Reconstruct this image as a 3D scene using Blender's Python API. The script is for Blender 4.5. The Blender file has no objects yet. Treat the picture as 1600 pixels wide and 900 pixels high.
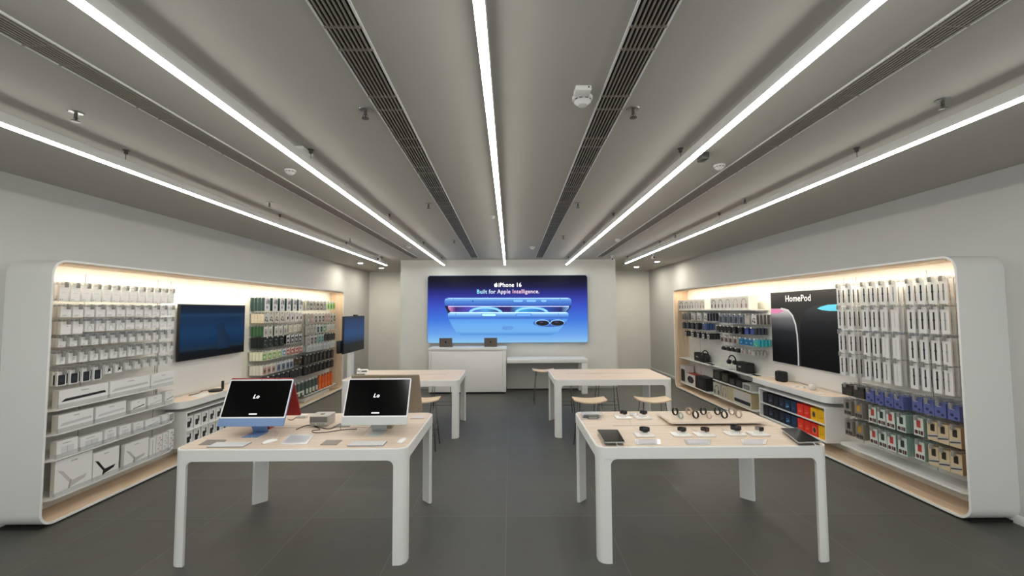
import bpy, bmesh, math, random
from mathutils import Vector, Matrix
random.seed(7)
S = bpy.context.scene
COL = S.collection
PI = math.pi

# ---------------------------------------------------------------- camera
F = 655.0; H = 1.9
P = math.atan(35 / F); R = math.radians(-0.28); YAW = math.atan(-3 / F)
cf = Vector((math.sin(-YAW) * math.cos(P), math.cos(YAW) * math.cos(P), math.sin(P)))
cr = cf.cross(Vector((0, 0, 1))).normalized(); cu = cr.cross(cf)
cr2 = cr * math.cos(R) + cu * math.sin(R); cu2 = -cr * math.sin(R) + cu * math.cos(R)
camd = bpy.data.cameras.new('camera'); cam = bpy.data.objects.new('camera', camd)
COL.objects.link(cam)
camd.sensor_width = 36; camd.lens = F * 36 / 1600; camd.clip_start = 0.05; camd.clip_end = 60
cam.matrix_world = Matrix(((cr2.x, cu2.x, -cf.x, 0), (cr2.y, cu2.y, -cf.y, 0), (cr2.z, cu2.z, -cf.z, H), (0, 0, 0, 1)))
S.camera = cam

# ---------------------------------------------------------------- world, exposure, light levels
w = bpy.data.worlds.new('world'); S.world = w; w.use_nodes = True
w.node_tree.nodes['Background'].inputs[0].default_value = (0.95, 0.98, 1.0, 1)
w.node_tree.nodes['Background'].inputs[1].default_value = 1.15
S.view_settings.view_transform = 'Standard'; S.view_settings.look = 'None'
S.view_settings.gamma = 1; S.view_settings.use_curve_mapping = False
S.view_settings.exposure = 0.0
L_BAR = 27.0        # ceiling light bars
L_STRIP = 46.0      # warm strips inside the wall units

def at(px, py, **k):
    """point of the place seen at a photo pixel, on the plane x=, y= or z= given"""
    d = cf + cr2 * ((px - 800) / F) - cu2 * ((py - 450) / F)
    (n, v), = k.items(); i = 'xyz'.index(n)
    c = Vector((0, 0, H)); t = (v - c[i]) / d[i]
    return c + d * t

# ---------------------------------------------------------------- materials
def lin(h):
    h = h.lstrip('#'); c = [int(h[i:i + 2], 16) / 255 for i in (0, 2, 4)]
    return tuple(x / 12.92 if x <= .04045 else ((x + .055) / 1.055) ** 2.4 for x in c) + (1,)
MC = {}
def M(hexc, rough=.5, metal=0., emit=0., alpha=1., noise=.0, nscale=8., trans=0.):
    key = (hexc, rough, metal, emit, alpha, noise, nscale, trans)
    if key in MC: return MC[key]
    m = bpy.data.materials.new('paint_' + hexc.strip('#')); m.use_nodes = True
    nt = m.node_tree; b = nt.nodes['Principled BSDF']
    b.inputs['Base Color'].default_value = lin(hexc)
    b.inputs['Roughness'].default_value = rough; b.inputs['Metallic'].default_value = metal
    if emit:
        b.inputs['Emission Color'].default_value = lin(hexc); b.inputs['Emission Strength'].default_value = emit
    if alpha < 1: b.inputs['Alpha'].default_value = alpha
    if trans: b.inputs['Transmission Weight'].default_value = trans
    if noise:
        tc = nt.nodes.new('ShaderNodeTexCoord'); n = nt.nodes.new('ShaderNodeTexNoise')
        n.inputs['Scale'].default_value = nscale; nt.links.new(tc.outputs['Object'], n.inputs['Vector'])
        r = nt.nodes.new('ShaderNodeValToRGB'); c = lin(hexc)
        r.color_ramp.elements[0].position = .3; r.color_ramp.elements[1].position = .7
        r.color_ramp.elements[0].color = tuple(x * (1 - noise) for x in c[:3]) + (1,)
        r.color_ramp.elements[1].color = tuple(min(1, x * (1 + noise)) for x in c[:3]) + (1,)
        nt.links.new(n.outputs['Fac'], r.inputs['Fac']); nt.links.new(r.outputs['Color'], b.inputs['Base Color'])
    MC[key] = m
    return m
def wood(name, c1, c2, scale, rough=.45):
    m = bpy.data.materials.new(name); m.use_nodes = True
    nt = m.node_tree; b = nt.nodes['Principled BSDF']; b.inputs['Roughness'].default_value = rough
    tc = nt.nodes.new('ShaderNodeTexCoord'); mp = nt.nodes.new('ShaderNodeMapping')
    mp.inputs['Scale'].default_value = scale
    n = nt.nodes.new('ShaderNodeTexNoise'); n.inputs['Scale'].default_value = 2.5; n.inputs['Detail'].default_value = 6
    r = nt.nodes.new('ShaderNodeValToRGB')
    r.color_ramp.elements[0].color = lin(c1); r.color_ramp.elements[1].color = lin(c2)
    r.color_ramp.elements[0].position = .35; r.color_ramp.elements[1].position = .65
    nt.links.new(tc.outputs['Object'], mp.inputs['Vector']); nt.links.new(mp.outputs['Vector'], n.inputs['Vector'])
    nt.links.new(n.outputs['Fac'], r.inputs['Fac']); nt.links.new(r.outputs['Color'], b.inputs['Base Color'])
    return m
def ramp_screen(name, axis, stops, strength, printed=False):
    """picture shown by a backlit sign or a screen: a colour ramp along one object axis (0..1 in metres given by stops)"""
    m = bpy.data.materials.new(name); m.use_nodes = True
    nt = m.node_tree; b = nt.nodes['Principled BSDF']
    b.inputs['Base Color'].default_value = (0.004, 0.004, 0.005, 1); b.inputs['Roughness'].default_value = .3; b.inputs['Specular IOR Level'].default_value = .12
    tc = nt.nodes.new('ShaderNodeTexCoord'); sp = nt.nodes.new('ShaderNodeSeparateXYZ')
    mr = nt.nodes.new('ShaderNodeMapRange'); r = nt.nodes.new('ShaderNodeValToRGB')
    lo, hi = stops[0][0], stops[-1][0]
    mr.inputs['From Min'].default_value = lo; mr.inputs['From Max'].default_value = hi
    nt.links.new(tc.outputs['Object'], sp.inputs[0]); nt.links.new(sp.outputs['XYZ'.index(axis)], mr.inputs['Value'])
    e = r.color_ramp.elements
    e[0].position = 0; e[0].color = lin(stops[0][1]); e[1].position = 1; e[1].color = lin(stops[-1][1])
    for p, c in stops[1:-1]:
        q = e.new((p - lo) / (hi - lo)); q.color = lin(c)
    nt.links.new(mr.outputs['Result'], r.inputs['Fac'])
    if printed:
        nt.links.new(r.outputs['Color'], b.inputs['Base Color']); b.inputs['Roughness'].default_value = .55; return m
    nt.links.new(r.outputs['Color'], b.inputs['Emission Color']); b.inputs['Emission Strength'].default_value = strength
    return m

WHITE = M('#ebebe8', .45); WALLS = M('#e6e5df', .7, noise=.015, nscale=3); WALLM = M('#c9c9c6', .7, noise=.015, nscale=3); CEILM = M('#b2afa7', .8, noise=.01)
OAK = wood('pale_oak', '#dbc5b0', '#e8d7c6', (1.2, 14, 14))
OAKY = wood('pale_oak_lining', '#d0b597', '#dfc9ae', (14, 1.0, 1.0))
STOOLW = wood('stool_ply', '#dcc0a0', '#ead3b8', (2, 12, 12))
BACKING = wood('backing_panel', '#dbd9d0', '#e6e4dc', (1, 1.5, 40), .6)
STEEL = M('#9a9a96', .3, .9); DSTEEL = M('#6b6a66', .35, .8); BLACK = M('#0b0b0d', .4); GLOSSB = M('#040405', .12)
GLOSSB.node_tree.nodes['Principled BSDF'].inputs['Specular IOR Level'].default_value = .22
LOCKM = M('#8c8c88', .45); WIREM = M('#bdbdb8', .4, .5); CARD = M('#e9e8e6', .5); CARDD = M('#cfcfcf', .5)
CLEAR = M('#eef2f2', .08, trans=.9, alpha=.45)

# ---------------------------------------------------------------- mesh builder
def rr(x0, x1, z0, z1, r, n=5, rs=None):
    """rounded rectangle outline; rs = radii at (x1,z1),(x0,z1),(x0,z0),(x1,z0)"""
    rs = rs or (r, r, r, r); out = []
    for (cx, cz, a, q) in ((x1, z1, 0, rs[0]), (x0, z1, 90, rs[1]), (x0, z0, 180, rs[2]), (x1, z0, 270, rs[3])):
        sx = -1 if cx == x1 else 1; sz = -1 if cz == z1 else 1
        if q <= 0: out.append((cx, cz)); continue
        for i in range(n + 1):
            t = math.radians(a + 90 * i / n)
            out.append((cx + sx * q + q * math.cos(t), cz + sz * q + q * math.sin(t)))
    return out
def ell(cx, cz, a, b, n=16): return [(cx + a * math.cos(2 * PI * i / n), cz + b * math.sin(2 * PI * i / n)) for i in range(n)]

class MB:
    def __init__(s): s.bm = bmesh.new(); s.mats = []
    def mi(s, m):
        if m not in s.mats: s.mats.append(m)
        return s.mats.index(m)
    def _f(s, vs, k, smooth=False):
        try: f = s.bm.faces.new(vs); f.material_index = k; f.smooth = smooth; return f
        except ValueError: return None
    def box(s, x0, x1, y0, y1, z0, z1, m, bev=0.):
        k = s.mi(m)
        if bev:
            b2 = bmesh.new(); bmesh.ops.create_cube(b2, size=1)
            for v in b2.verts: v.co = Vector(((x0 + x1) / 2 + v.co.x * (x1 - x0), (y0 + y1) / 2 + v.co.y * (y1 - y0), (z0 + z1) / 2 + v.co.z * (z1 - z0)))
            bmesh.ops.bevel(b2, geom=b2.edges[:], offset=bev, segments=2, affect='EDGES', profile=.5)
            mp = {v: s.bm.verts.new(v.co) for v in b2.verts}
            for f in b2.faces: s._f([mp[v] for v in f.verts], k, True)
            b2.free(); return s
        v = [s.bm.verts.new((x, y, z)) for z in (z0, z1) for y in (y0, y1) for x in (x0, x1)]
        for q in ((0, 2, 3, 1), (4, 5, 7, 6), (0, 1, 5, 4), (2, 6, 7, 3), (0, 4, 6, 2), (1, 3, 7, 5)): s._f([v[i] for i in q], k)
        return s
    def prism(s, pts, ax, a0, a1, m, smooth=False):
        """pts in the two other axes (order x,y,z without ax); extruded a0..a1 along ax"""
        k = s.mi(m); i = 'xyz'.index(ax)
        def mk(p, a):
            c = list(p); c.insert(i, a); return s.bm.verts.new(c)
        A = [mk(p, a0) for p in pts]; B = [mk(p, a1) for p in pts]; n = len(pts)
        s._f(A, k); s._f(B[::-1], k)
        for j in range(n): s._f([A[j], B[j], B[(j + 1) % n], A[(j + 1) % n]], k, smooth)
        return s
    def ring(s, po, pi, ax, a0, a1, m, bev=0.):
        """solid between two outlines with the same number of points"""
        k = s.mi(m); i = 'xyz'.index(ax); n = len(po)
        def mk(p, a):
            c = list(p); c.insert(i, a); return s.bm.verts.new(c)
        L = [[mk(p, a) for p in q] for q, a in ((po, a0), (po, a1), (pi, a1), (pi, a0))]
        for j in range(n):
            j2 = (j + 1) % n
            for a in range(4):
                b = (a + 1) % 4
                s._f([L[a][j], L[a][j2], L[b][j2], L[b][j]], k, a in (0, 2))
        return s
    def poly(s, pts, m):
        s._f([s.bm.verts.new(p) for p in pts], s.mi(m)); return s
    def loft(s, secs, m, smooth=True, caps=True, closed=True):
        k = s.mi(m); V = [[s.bm.verts.new(p) for p in q] for q in secs]; n = len(V[0])
        for a in range(len(V) - 1):
            for j in range(n if closed else n - 1):
                s._f([V[a][j], V[a][(j + 1) % n], V[a + 1][(j + 1) % n], V[a + 1][j]], k, smooth)
        if caps and closed: s._f(V[0][::-1], k); s._f(V[-1], k)
        return s
    def tube(s, path, r, m, seg=6):
        path = [Vector(p) for p in path]; secs = []
        for i, p in enumerate(path):
            d = (path[min(i + 1, len(path) - 1)] - path[max(i - 1, 0)]).normalized()
            a = Vector((0, 0, 1)) if abs(d.z) < .9 else Vector((1, 0, 0))
            u = d.cross(a).normalized(); v = d.cross(u)
            secs.append([p + (u * math.cos(2 * PI * j / seg) + v * math.sin(2 * PI * j / seg)) * r for j in range(seg)])
        return s.loft(secs, m)
    def lathe(s, prof, m, cx=0, cy=0, seg=20):
        return s.loft([[(cx + r * math.cos(2 * PI * j / seg), cy + r * math.sin(2 * PI * j / seg), z) for j in range(seg)] for r, z in prof], m)
    def mesh(s, name, recalc=True):
        if recalc: bmesh.ops.recalc_face_normals(s.bm, faces=s.bm.faces[:])
        for e in s.bm.edges:
            if len(e.link_faces) == 2 and e.calc_face_angle(0) > .6: e.smooth = False
        me = bpy.data.meshes.new(name); s.bm.to_mesh(me); s.bm.free()
        for m in s.mats: me.materials.append(m)
        return me

LABELS = {}
def tag(o, label=None, cat=None, group=None, kind=None):
    if label:
        LABELS.setdefault(label, []).append(o.name); o['label'] = label
    if cat: o['category'] = cat
    if group: o['group'] = group
    if kind: o['kind'] = kind
    return o
def obj(name, mesh, parent=None, loc=(0, 0, 0), rot=(0, 0, 0)):
    if isinstance(mesh, MB): mesh = mesh.mesh(name)
    o = bpy.data.objects.new(name, mesh); COL.objects.link(o)
    o.location = loc; o.rotation_euler = rot
    if parent: o.parent = parent
    return o
def empty(name, loc=(0, 0, 0), rz=0.):
    o = bpy.data.objects.new(name, None); COL.objects.link(o); o.location = loc; o.rotation_euler = (0, 0, rz)
    o.empty_display_size = .05
    return o
def struct(name, mb):
    o = obj(name, mb); o['kind'] = 'structure'; return o
def copy_tree(o, parent=None):
    c = o.copy(); COL.objects.link(c)
    if parent: c.parent = parent
    for ch in o.children: copy_tree(ch, c)
    return c
def text_mesh(txt, size, m, shear=0., bold=0., spacing=1., ext=0.0005, width=None):
    """text mesh standing in the xz plane, facing -y, centred on its baseline"""
    cu = bpy.data.curves.new('text', 'FONT'); cu.body = txt; cu.size = size; cu.shear = shear; cu.offset = bold
    cu.align_x = 'CENTER'; cu.space_character = spacing; cu.extrude = ext; cu.resolution_u = 3
    t = bpy.data.objects.new('text', cu); COL.objects.link(t)
    dg = bpy.context.evaluated_depsgraph_get(); dg.update()
    me = bpy.data.meshes.new_from_object(t.evaluated_get(dg))
    bpy.data.objects.remove(t); me.transform(Matrix.Rotation(PI / 2, 4, 'X'))
    if width:
        xs = [v.co.x for v in me.vertices]; k = width / (max(xs) - min(xs)); me.transform(Matrix.Diagonal((k, 1, 1, 1)))
    me.materials.clear(); me.materials.append(m)
    return me
def apple_pts(s=1.):
    """outline of the bitten fruit mark, height about 1*s, centred"""
    pts = []
    body = [(0, .30), (.12, .36), (.26, .36), (.38, .27), (.28, .14), (.27, 0), (.40, -.14), (.34, -.30), (.22, -.44), (.10, -.45), (0, -.40),
            (-.10, -.45), (-.22, -.44), (-.34, -.30), (-.42, -.05), (-.40, .18), (-.28, .34), (-.12, .36)]
    leaf = [(0, .42), (.02, .54), (.14, .64), (.16, .52), (.10, .44)]
    return [(x * s, z * s) for x, z in body], [(x * s, z * s) for x, z in leaf]

# ================================================================ STRUCTURE
ZC = 3.154; XL, XR = -4.50, 4.46; YW = 10.33; YB = 13.4; XPL, XPR = -2.70, 2.61; YF = -1.6
def floor_mat():
    m = bpy.data.materials.new('dark_stone_tiles'); m.use_nodes = True
    nt = m.node_tree; b = nt.nodes['Principled BSDF']
    tc = nt.nodes.new('ShaderNodeTexCoord'); mp = nt.nodes.new('ShaderNodeMapping')
    mp.inputs['Location'].default_value = (.045, -.24, 0)
    br = nt.nodes.new('ShaderNodeTexBrick')
    br.offset = 0.; br.squash = 1
    br.inputs['Scale'].default_value = 1; br.inputs['Brick Width'].default_value = .9; br.inputs['Row Height'].default_value = .935
    br.inputs['Mortar Size'].default_value = .0025; br.inputs['Mortar Smooth'].default_value = .3; br.inputs['Bias'].default_value = 0
    br.inputs['Color1'].default_value = lin('#555550'); br.inputs['Color2'].default_value = lin('#5c5c57'); br.inputs['Mortar'].default_value = lin('#77766f')
    n = nt.nodes.new('ShaderNodeTexNoise'); n.inputs['Scale'].default_value = 3; n.inputs['Detail'].default_value = 8; n.inputs['Roughness'].default_value = .7
    mx = nt.nodes.new('ShaderNodeMix'); mx.data_type = 'RGBA'; mx.blend_type = 'MULTIPLY'; mx.inputs[0].default_value = .25
    rp = nt.nodes.new('ShaderNodeMapRange'); rp.inputs['To Min'].default_value = .4; rp.inputs['To Max'].default_value = .58
    nt.links.new(tc.outputs['Object'], mp.inputs['Vector']); nt.links.new(mp.outputs['Vector'], br.inputs['Vector'])
    nt.links.new(tc.outputs['Object'], n.inputs['Vector'])
    nt.links.new(br.outputs['Color'], mx.inputs[6]); nt.links.new(n.outputs['Color'], mx.inputs[7])
    nt.links.new(mx.outputs[2], b.inputs['Base Color'])
    nt.links.new(n.outputs['Fac'], rp.inputs['Value']); nt.links.new(rp.outputs['Result'], b.inputs['Roughness'])
    b.inputs['Specular IOR Level'].default_value = .4
    return m
struct('floor', MB().box(XL - .1, XR + .1, YF, YB + .1, -.1, 0, floor_mat()))
struct('ceiling', MB().box(XL - .1, XR + .1, YF, YB + .1, ZC, ZC + .1, CEILM))
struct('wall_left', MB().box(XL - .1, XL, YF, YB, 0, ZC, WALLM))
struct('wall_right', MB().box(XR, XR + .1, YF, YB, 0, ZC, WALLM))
struct('wall_back', MB().box(XL - .1, XR + .1, YB, YB + .1, 0, ZC, WALLS))
struct('wall_screen', MB().box(XPL, XPR, YW, YW + .4, 0, ZC, WALLS))
for nm, x0, x1 in (('left', XL, XL + .012), ('right', XR - .012, XR)):
    struct('baseboard_' + nm, MB().box(x0, x1, YF, YB, 0, .08, WHITE, .003))
struct('baseboard_back', MB().box(XPL, XPR, YW - .012, YW, 0, .05, M('#a9a8a2', .5)))
struct('trim_1', MB().box(1.2, XR, 2.86, 2.965, 0, .006, M('#efece4', .4)))

# ================================================================ CEILING LIGHTS AND FITTINGS
DIFF = M('#fffdf6', .5, emit=L_BAR); ZL = 2.995
bars = [('far left', (0, 195), (609, 417)), ('inner left', (115, 0), (697, 417)), ('centre', (747.5, 0), (789, 415)),
        ('inner right', (1377, 0), (885, 414)), ('far right', (1600, 155), (978, 412))]
for nm, a, b in bars:
    p = at(*a, z=ZL); q = at(*b, z=ZL); d = (q - p).normalized(); n0 = p - d * (p.y + 1.2) / d.y
    L = (q - n0).length; L = min(L, (10.1 - n0.y) / d.y); rz = math.atan2(-d.x, d.y)
    t = empty('linear_pendant_light', (n0.x, n0.y, ZL), rz)
    tag(t, f'long white glowing light bar hung from the ceiling, {nm} of the five', 'ceiling light', 'light bars hung from the ceiling')
    obj('housing', MB().box(-.022, .022, 0, L, .010, .075, WHITE, .003), t)
    obj('diffuser', MB().box(-.020, .020, .004, L - .004, 0, .010, DIFF), t)
    for yc in (1.0, 3.2, 5.38, 7.6, 9.75):
        u = yc - n0.y
        if u < 0 or u > L: continue
        c = obj('suspension_wire', MB().tube([(0, u, .075), (0, u, ZC - ZL)], .0022, DSTEEL), t)
        obj('wire_anchor', MB().lathe([(.004, ZC - ZL - .035), (.013, ZC - ZL - .03), (.013, ZC - ZL - .008), (.022, ZC - ZL - .006), (.022, ZC - ZL)], DSTEEL, 0, u, 12), c)
GAP = M('#0c0b0a', .9); SLAT = M('#8d877d', .5, .1)
for nm, a, b, wd in (('far left', (-2.19, 1.75), (-2.225, 9.84), .15), ('inner left', (-.727, 1.63), (-.833, 9.83), .165),
                     ('inner right', (.612, 1.63), (.693, 9.88), .165), ('far right', (1.955, 1.63), (2.12, 9.8), .15)):
    a = Vector(a); b = Vector(b); d = (b - a).normalized(); n0 = a - d * 1.4; L = (b - n0).length
    t = empty('ceiling_air_grille', (n0.x, n0.y, ZC), math.atan2(-d.x, d.y))
    tag(t, f'long dark slotted air grille in the ceiling, {nm} of the four', 'air vent', 'air grilles in the ceiling')
    obj('duct_backing', MB().box(-wd / 2, wd / 2, 0, L, -.002, 0, GAP), t)
    fr = MB(); h = wd / 2
    for x in (-h - .006, h - .004): fr.box(x, x + .010, -.01, L + .01, -.009, 0, WHITE)
    fr.box(-h, h, -.01, 0, -.009, 0, WHITE); fr.box(-h, h, L, L + .01, -.009, 0, WHITE); obj('frame', fr, t)
    for i in range(1, 8):
        x = -h + wd * i / 8; obj('slat', MB().box(x - .004, x + .004, 0, L, -.014, -.002, SLAT), t)
    u = .35; k = 0
    while u < L:
        obj('cross_bar', MB().box(-h, h, u - .005, u + .005, -.012, -.003, SLAT), t); u += .16 if k % 2 == 0 else .44; k += 1
for x, y, wh in ((-3.75, 12.2, 'left recess behind the sign wall'), (3.7, 12.2, 'right recess behind the sign wall'), (-3.9, 10.9, 'left end of the sign wall'), (3.85, 10.9, 'right end of the sign wall')):
    t = empty('ceiling_downlight', (x, y, ZC)); tag(t, 'round recessed downlight in the ceiling, ' + wh, 'downlight')
    obj('trim_ring', MB().ring(ell(0, 0, .075, .075, 20), ell(0, 0, .06, .06, 20), 'z', -.006, 0, WHITE), t)
    obj('lamp_disc', MB().prism(ell(0, 0, .06, .06, 20), 'z', -.002, 0, M('#fff6e6', .5, emit=520.)), t)
def sprinkler(x, y, where):
    t = empty('fire_sprinkler', (x, y, ZC)); tag(t, 'small dark fire sprinkler head on the ceiling, ' + where, 'sprinkler', 'ceiling sprinkler heads')
    obj('escutcheon', MB().lathe([(.04, 0), (.036, -.006), (.012, -.008)], STEEL, seg=16), t)
    m = MB().lathe([(.009, -.004), (.009, -.035), (.005, -.04), (.005, -.055)], DSTEEL, seg=10)
    m.lathe([(.002, -.054), (.022, -.056), (.022, -.06), (.002, -.061)], DSTEEL, seg=12)
    for s in (-1, 1): m.tube([(s * .009, 0, -.03), (s * .014, 0, -.043), (s * .004, 0, -.056)], .002, DSTEEL)
    obj('sprinkler_head', m, t)
for x, y, wh in ((-2.72, 2.58, 'front row, far left'), (-.895, 2.55, 'front row, left of the inner left grille'), (.773, 2.55, 'front row, right of the inner right grille'),
                 (2.61, 2.45, 'front row, far right'), (-2.76, 4.77, 'second row, far left'), (-.95, 4.85, 'second row, left of centre'), (.80, 4.85, 'second row, right of centre'),
                 (2.665, 4.68, 'second row, far right'), (-.99, 7.4, 'third row, left of centre'), (.90, 7.0, 'third row, right of centre'), (-2.76, 7.2, 'third row, far left'), (2.75, 6.9, 'third row, far right')):
    sprinkler(x, y, wh)
def detector(x, y, s, where):
    t = empty('smoke_detector', (x, y, ZC)); tag(t, 'round white smoke detector on the ceiling, ' + where, 'smoke detector', 'ceiling smoke detectors')
    obj('base', MB().lathe([(.06 * s, 0), (.06 * s, -.012 * s), (.055 * s, -.016 * s)], WHITE, seg=24), t)
    b = MB().lathe([(.05 * s, -.014 * s), (.05 * s, -.03 * s), (.032 * s, -.044 * s), (.028 * s, -.05 * s), (.001, -.052 * s)], CARD, seg=24)
    obj('sensor_cap', b, t)
    v = MB()
    for k in range(10):
        a = 2 * PI * k / 10; c, q = math.cos(a), math.sin(a); r = .0505 * s
        v.poly([(r * c - .01 * q * s, r * q + .01 * c * s, -.019 * s), (r * c + .01 * q * s, r * q - .01 * c * s, -.019 * s),
                (r * c + .01 * q * s, r * q - .01 * c * s, -.026 * s), (r * c - .01 * q * s, r * q + .01 * c * s, -.026 * s)], BLACK)
    obj('air_slots', v, t)
detector(.432, 2.41, 1.0, 'largest one near the inner right grille')
detector(-1.947, 3.67, .8, 'left of the inner left light bar')
detector(1.827, 3.58, .8, 'right of the inner right light bar')
detector(-.226, 5.53, .6, 'just left of the centre light bar')
detector(.448, 8.26, .9, 'far end, left of the inner right grille')
detector(-1.96, 8.1, .7, 'far end, left of the inner left light bar')
detector(1.92, 7.4, .8, 'far end, right of the inner right light bar')
b = MB().box(.37, .46, 2.27, 2.35, ZC - .03, ZC, WHITE, .006); b.box(.44, .446, 2.262, 2.272, ZC - .018, ZC - .012, BLACK)
tag(obj('indicator_box', b), 'small white indicator box on the ceiling behind the large smoke detector', 'indicator box')
def ceiling_camera(x, y, where):
    t = empty('security_camera', (x, y, ZC)); tag(t, 'small security camera hanging from the ceiling, ' + where, 'security camera')
    obj('mount', MB().lathe([(.035, 0), (.035, -.015), (.012, -.02), (.012, -.06)], WHITE, seg=16), t)
    obj('camera_body', MB().box(-.03, .03, -.06, .05, -.12, -.06, WHITE, .015), t)
    obj('lens', MB().prism(ell(0, -.09, .02, .02), 'y', -.066, -.058, BLACK), t)
ceiling_camera(-2.95, 9.4, 'in the far left corner'); ceiling_camera(2.35, 9.6, 'far end, by the inner right light bar')
ceiling_camera(3.2, 9.3, 'in the far right corner')
t = empty('wireless_access_point', (-1.647, 3.2, ZC)); tag(t, 'flat white wireless box on the ceiling beside the inner left light bar', 'wireless access point')
obj('case', MB().box(-.09, .09, -.09, .09, -.03, 0, WHITE, .012), t)
tag(obj('track_spotlight', MB().box(1.53, 1.59, 3.26, 3.36, ZC - .06, ZC, DSTEEL, .01)), 'small dark spot fitting on the ceiling beside the inner right light bar', 'spotlight')

# ================================================================ WALL UNITS
ZT = 2.385; Y0U, Y1U = 3.75, 10.35; ZB = .02
def wall_unit(side):
    s = 1 if side == 'left' else -1
    xw = XL if s > 0 else XR; xf = -4.09 if s > 0 else 4.03; y0, y1 = Y0U, Y1U
    t = empty('display_alcove', (xw, y0, 0))
    tag(t, f'large white rounded display frame lined with pale oak along the {side} wall', 'display unit')
    D = abs(xf - xw); L = y1 - y0
    X = lambda a: s * a                                # a = distance from the wall
    def bx(mb, a0, a1, *r, **k): mb.box(min(X(a0), X(a1)), max(X(a0), X(a1)), *r, **k); return mb
    n = 8
    o = rr(0, L, ZB, ZT, .13, n); i = rr(.02, L - .02, ZB + .02, ZT - .02, .11, n)
    a, b = sorted((X(0), X(D)))
    f = MB().ring(o, i, 'x', a, b, WHITE)
    obj('frame', f, t)
    o2 = rr(.02, L - .02, ZB + .02, ZT - .02, .11, n); i2 = rr(.028, L - .028, ZB + .028, ZT - .028, .102, n)
    a, b = sorted((X(.01), X(D - .012)))
    obj('oak_lining', MB().ring(o2, i2, 'x', a, b, OAKY), t)
    bp = MB(); a, b = sorted((X(.04), X(.08))); bp.prism(rr(.028, L - .028, ZB + .028, ZT - .028, .102, n), 'x', a, b, BACKING)
    obj('back_panel', bp, t)
    se = MB()
    for yy in (.62, 1.52, 1.72, 3.05, 4.65, 5.95): bx(se, .0802, .081, yy, yy + .006, .2, 2.30, M('#6e6c66', .6))
    obj('upright_slot', se, t)
    st = MB(); bx(st, D - .075, D - .045, .16, L - .16, ZT - .036, ZT - .030, M('#fff9e8', .5, emit=L_STRIP))
    obj('light_strip', st, t)
    vl = MB(); bx(vl, D - .03, D - .018, .11, L - .11, ZT - .046, ZT - .028, OAKY); obj('light_valance', vl, t)
    k = MB(); bx(k, 0, D - .05, .05, L - .05, 0, ZB, M('#1b1b1a', .8)); obj('recessed_plinth', k, t)
    pn = MB(); bx(pn, .081, .10, 1.55, 3.2, .80, 2.10, M('#e6e5e2', .6), bev=.004); obj('screen_panel', pn, t)
    return t
wall_unit('left'); wall_unit('right')
XBK = {'left': -4.42, 'right': 4.38}; XPF = {'left': -4.17, 'right': 4.11}
SG = {'left': 1, 'right': -1}; RZ = {'left': PI / 2, 'right': -PI / 2}
SHM = M('#e6e6e3', .4)
def shelf(side, y0, y1, z, label, xf=None, lip=0., th=.014):
    s = SG[side]; xb = XBK[side]; xf = xf or XPF[side] + s * .01; c = .05
    ys = sorted((y0, y1)); pts = [(xb, ys[0]), (xf - s * c, ys[0]), (xf, ys[0] + c), (xf, ys[1] - c), (xf - s * c, ys[1]), (xb, ys[1])]
    t = empty('display_shelf', (xb, ys[0], z)); tag(t, label, 'shelf')
    q = [(x - xb, y - ys[0]) for x, y in pts]
    obj('shelf_board', MB().prism(q, 'z', -th, 0, SHM), t)
    br = MB()
    for yy in (.12, ys[1] - ys[0] - .12):
        br.prism([(0, -th), (s * .16, -th), (s * .16, -th - .012), (0, -th - .045)], 'y', yy, yy + .004, SHM)
    obj('bracket', br, t)
    if lip:
        a, b = sorted((xf - xb, xf - xb - s * .004))
        obj('clear_lip', MB().box(a, b, c, ys[1] - ys[0] - c, 0, lip, CLEAR), t)
    return t

BEH = ['', 'next', 'second', 'third', 'fourth']
ORD = ['first', 'second', 'third', 'fourth', 'fifth', 'sixth', 'seventh', 'eighth', 'ninth', 'tenth', 'eleventh', 'twelfth', 'thirteenth', 'fourteenth']
def yat(side, px, x=None, z=None):
    """distance along the wall of a thing seen at photo column px, on the plane x at height z"""
    x = x if x else XPF[side]; py = 487.
    for _ in range(6):
        p = at(px, py, x=x)
        if z is None: break
        py += (p.z - z) * F / p.y
    return p.y

# ---- package kinds: name, noun, w, h, d, body, picture shapes (built in the package's own metres)
K = lambda c: M(c, .5)
def rect(x0, x1, z0, z1, m): return ([(x0, z0), (x1, z0), (x1, z1), (x0, z1)], m)
def rrect(x0, x1, z0, z1, r, m): return (rr(x0, x1, z0, z1, r, 3), m)
def arch(cx, cz, rx, rz, th, m):
    o = [(cx + rx * math.cos(PI * i / 10), cz + rz * math.sin(PI * i / 10)) for i in range(11)]
    i_ = [(cx + (rx - th) * math.cos(PI * i / 10), cz + (rz - th) * math.sin(PI * i / 10)) for i in range(10, -1, -1)]
    return [([o[j], o[j + 1], i_[9 - j], i_[10 - j]], m) for j in range(10)]
def P_strap(c, w=.016):
    return lambda W, Hh: [rrect(-w / 2, w / 2, Hh * .14, Hh * .80, .004, K(c)), (ell(0, Hh * .5, w * .75, Hh * .06, 10), K(c))]
def P_lines(c='#a8a8a8'):
    return lambda W, Hh: [rect(-W * .36, W * .1, Hh * .18, Hh * .22, K(c)), rect(-W * .36, W * .0, Hh * .10, Hh * .13, K(c))]
def P_dots():
    return lambda W, Hh: [rect(-W * .42, -W * .34, Hh * .07, Hh * .12, BLACK), rect(-W * .2, -W * .14, Hh * .07, Hh * .12, BLACK), rect(-W * .3, W * .3, Hh * .5, Hh * .52, K('#c2c2c4'))]
def P_phone(c, ac=None):
    def f(W, Hh):
        L = [rrect(-W * .38, W * .38, Hh * .06, Hh * .78, W * .1, K(c))]
        if ac: L.append(rrect(-W * .2, W * .2, Hh * .25, Hh * .55, W * .05, K(ac)))
        return L
    return f
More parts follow.
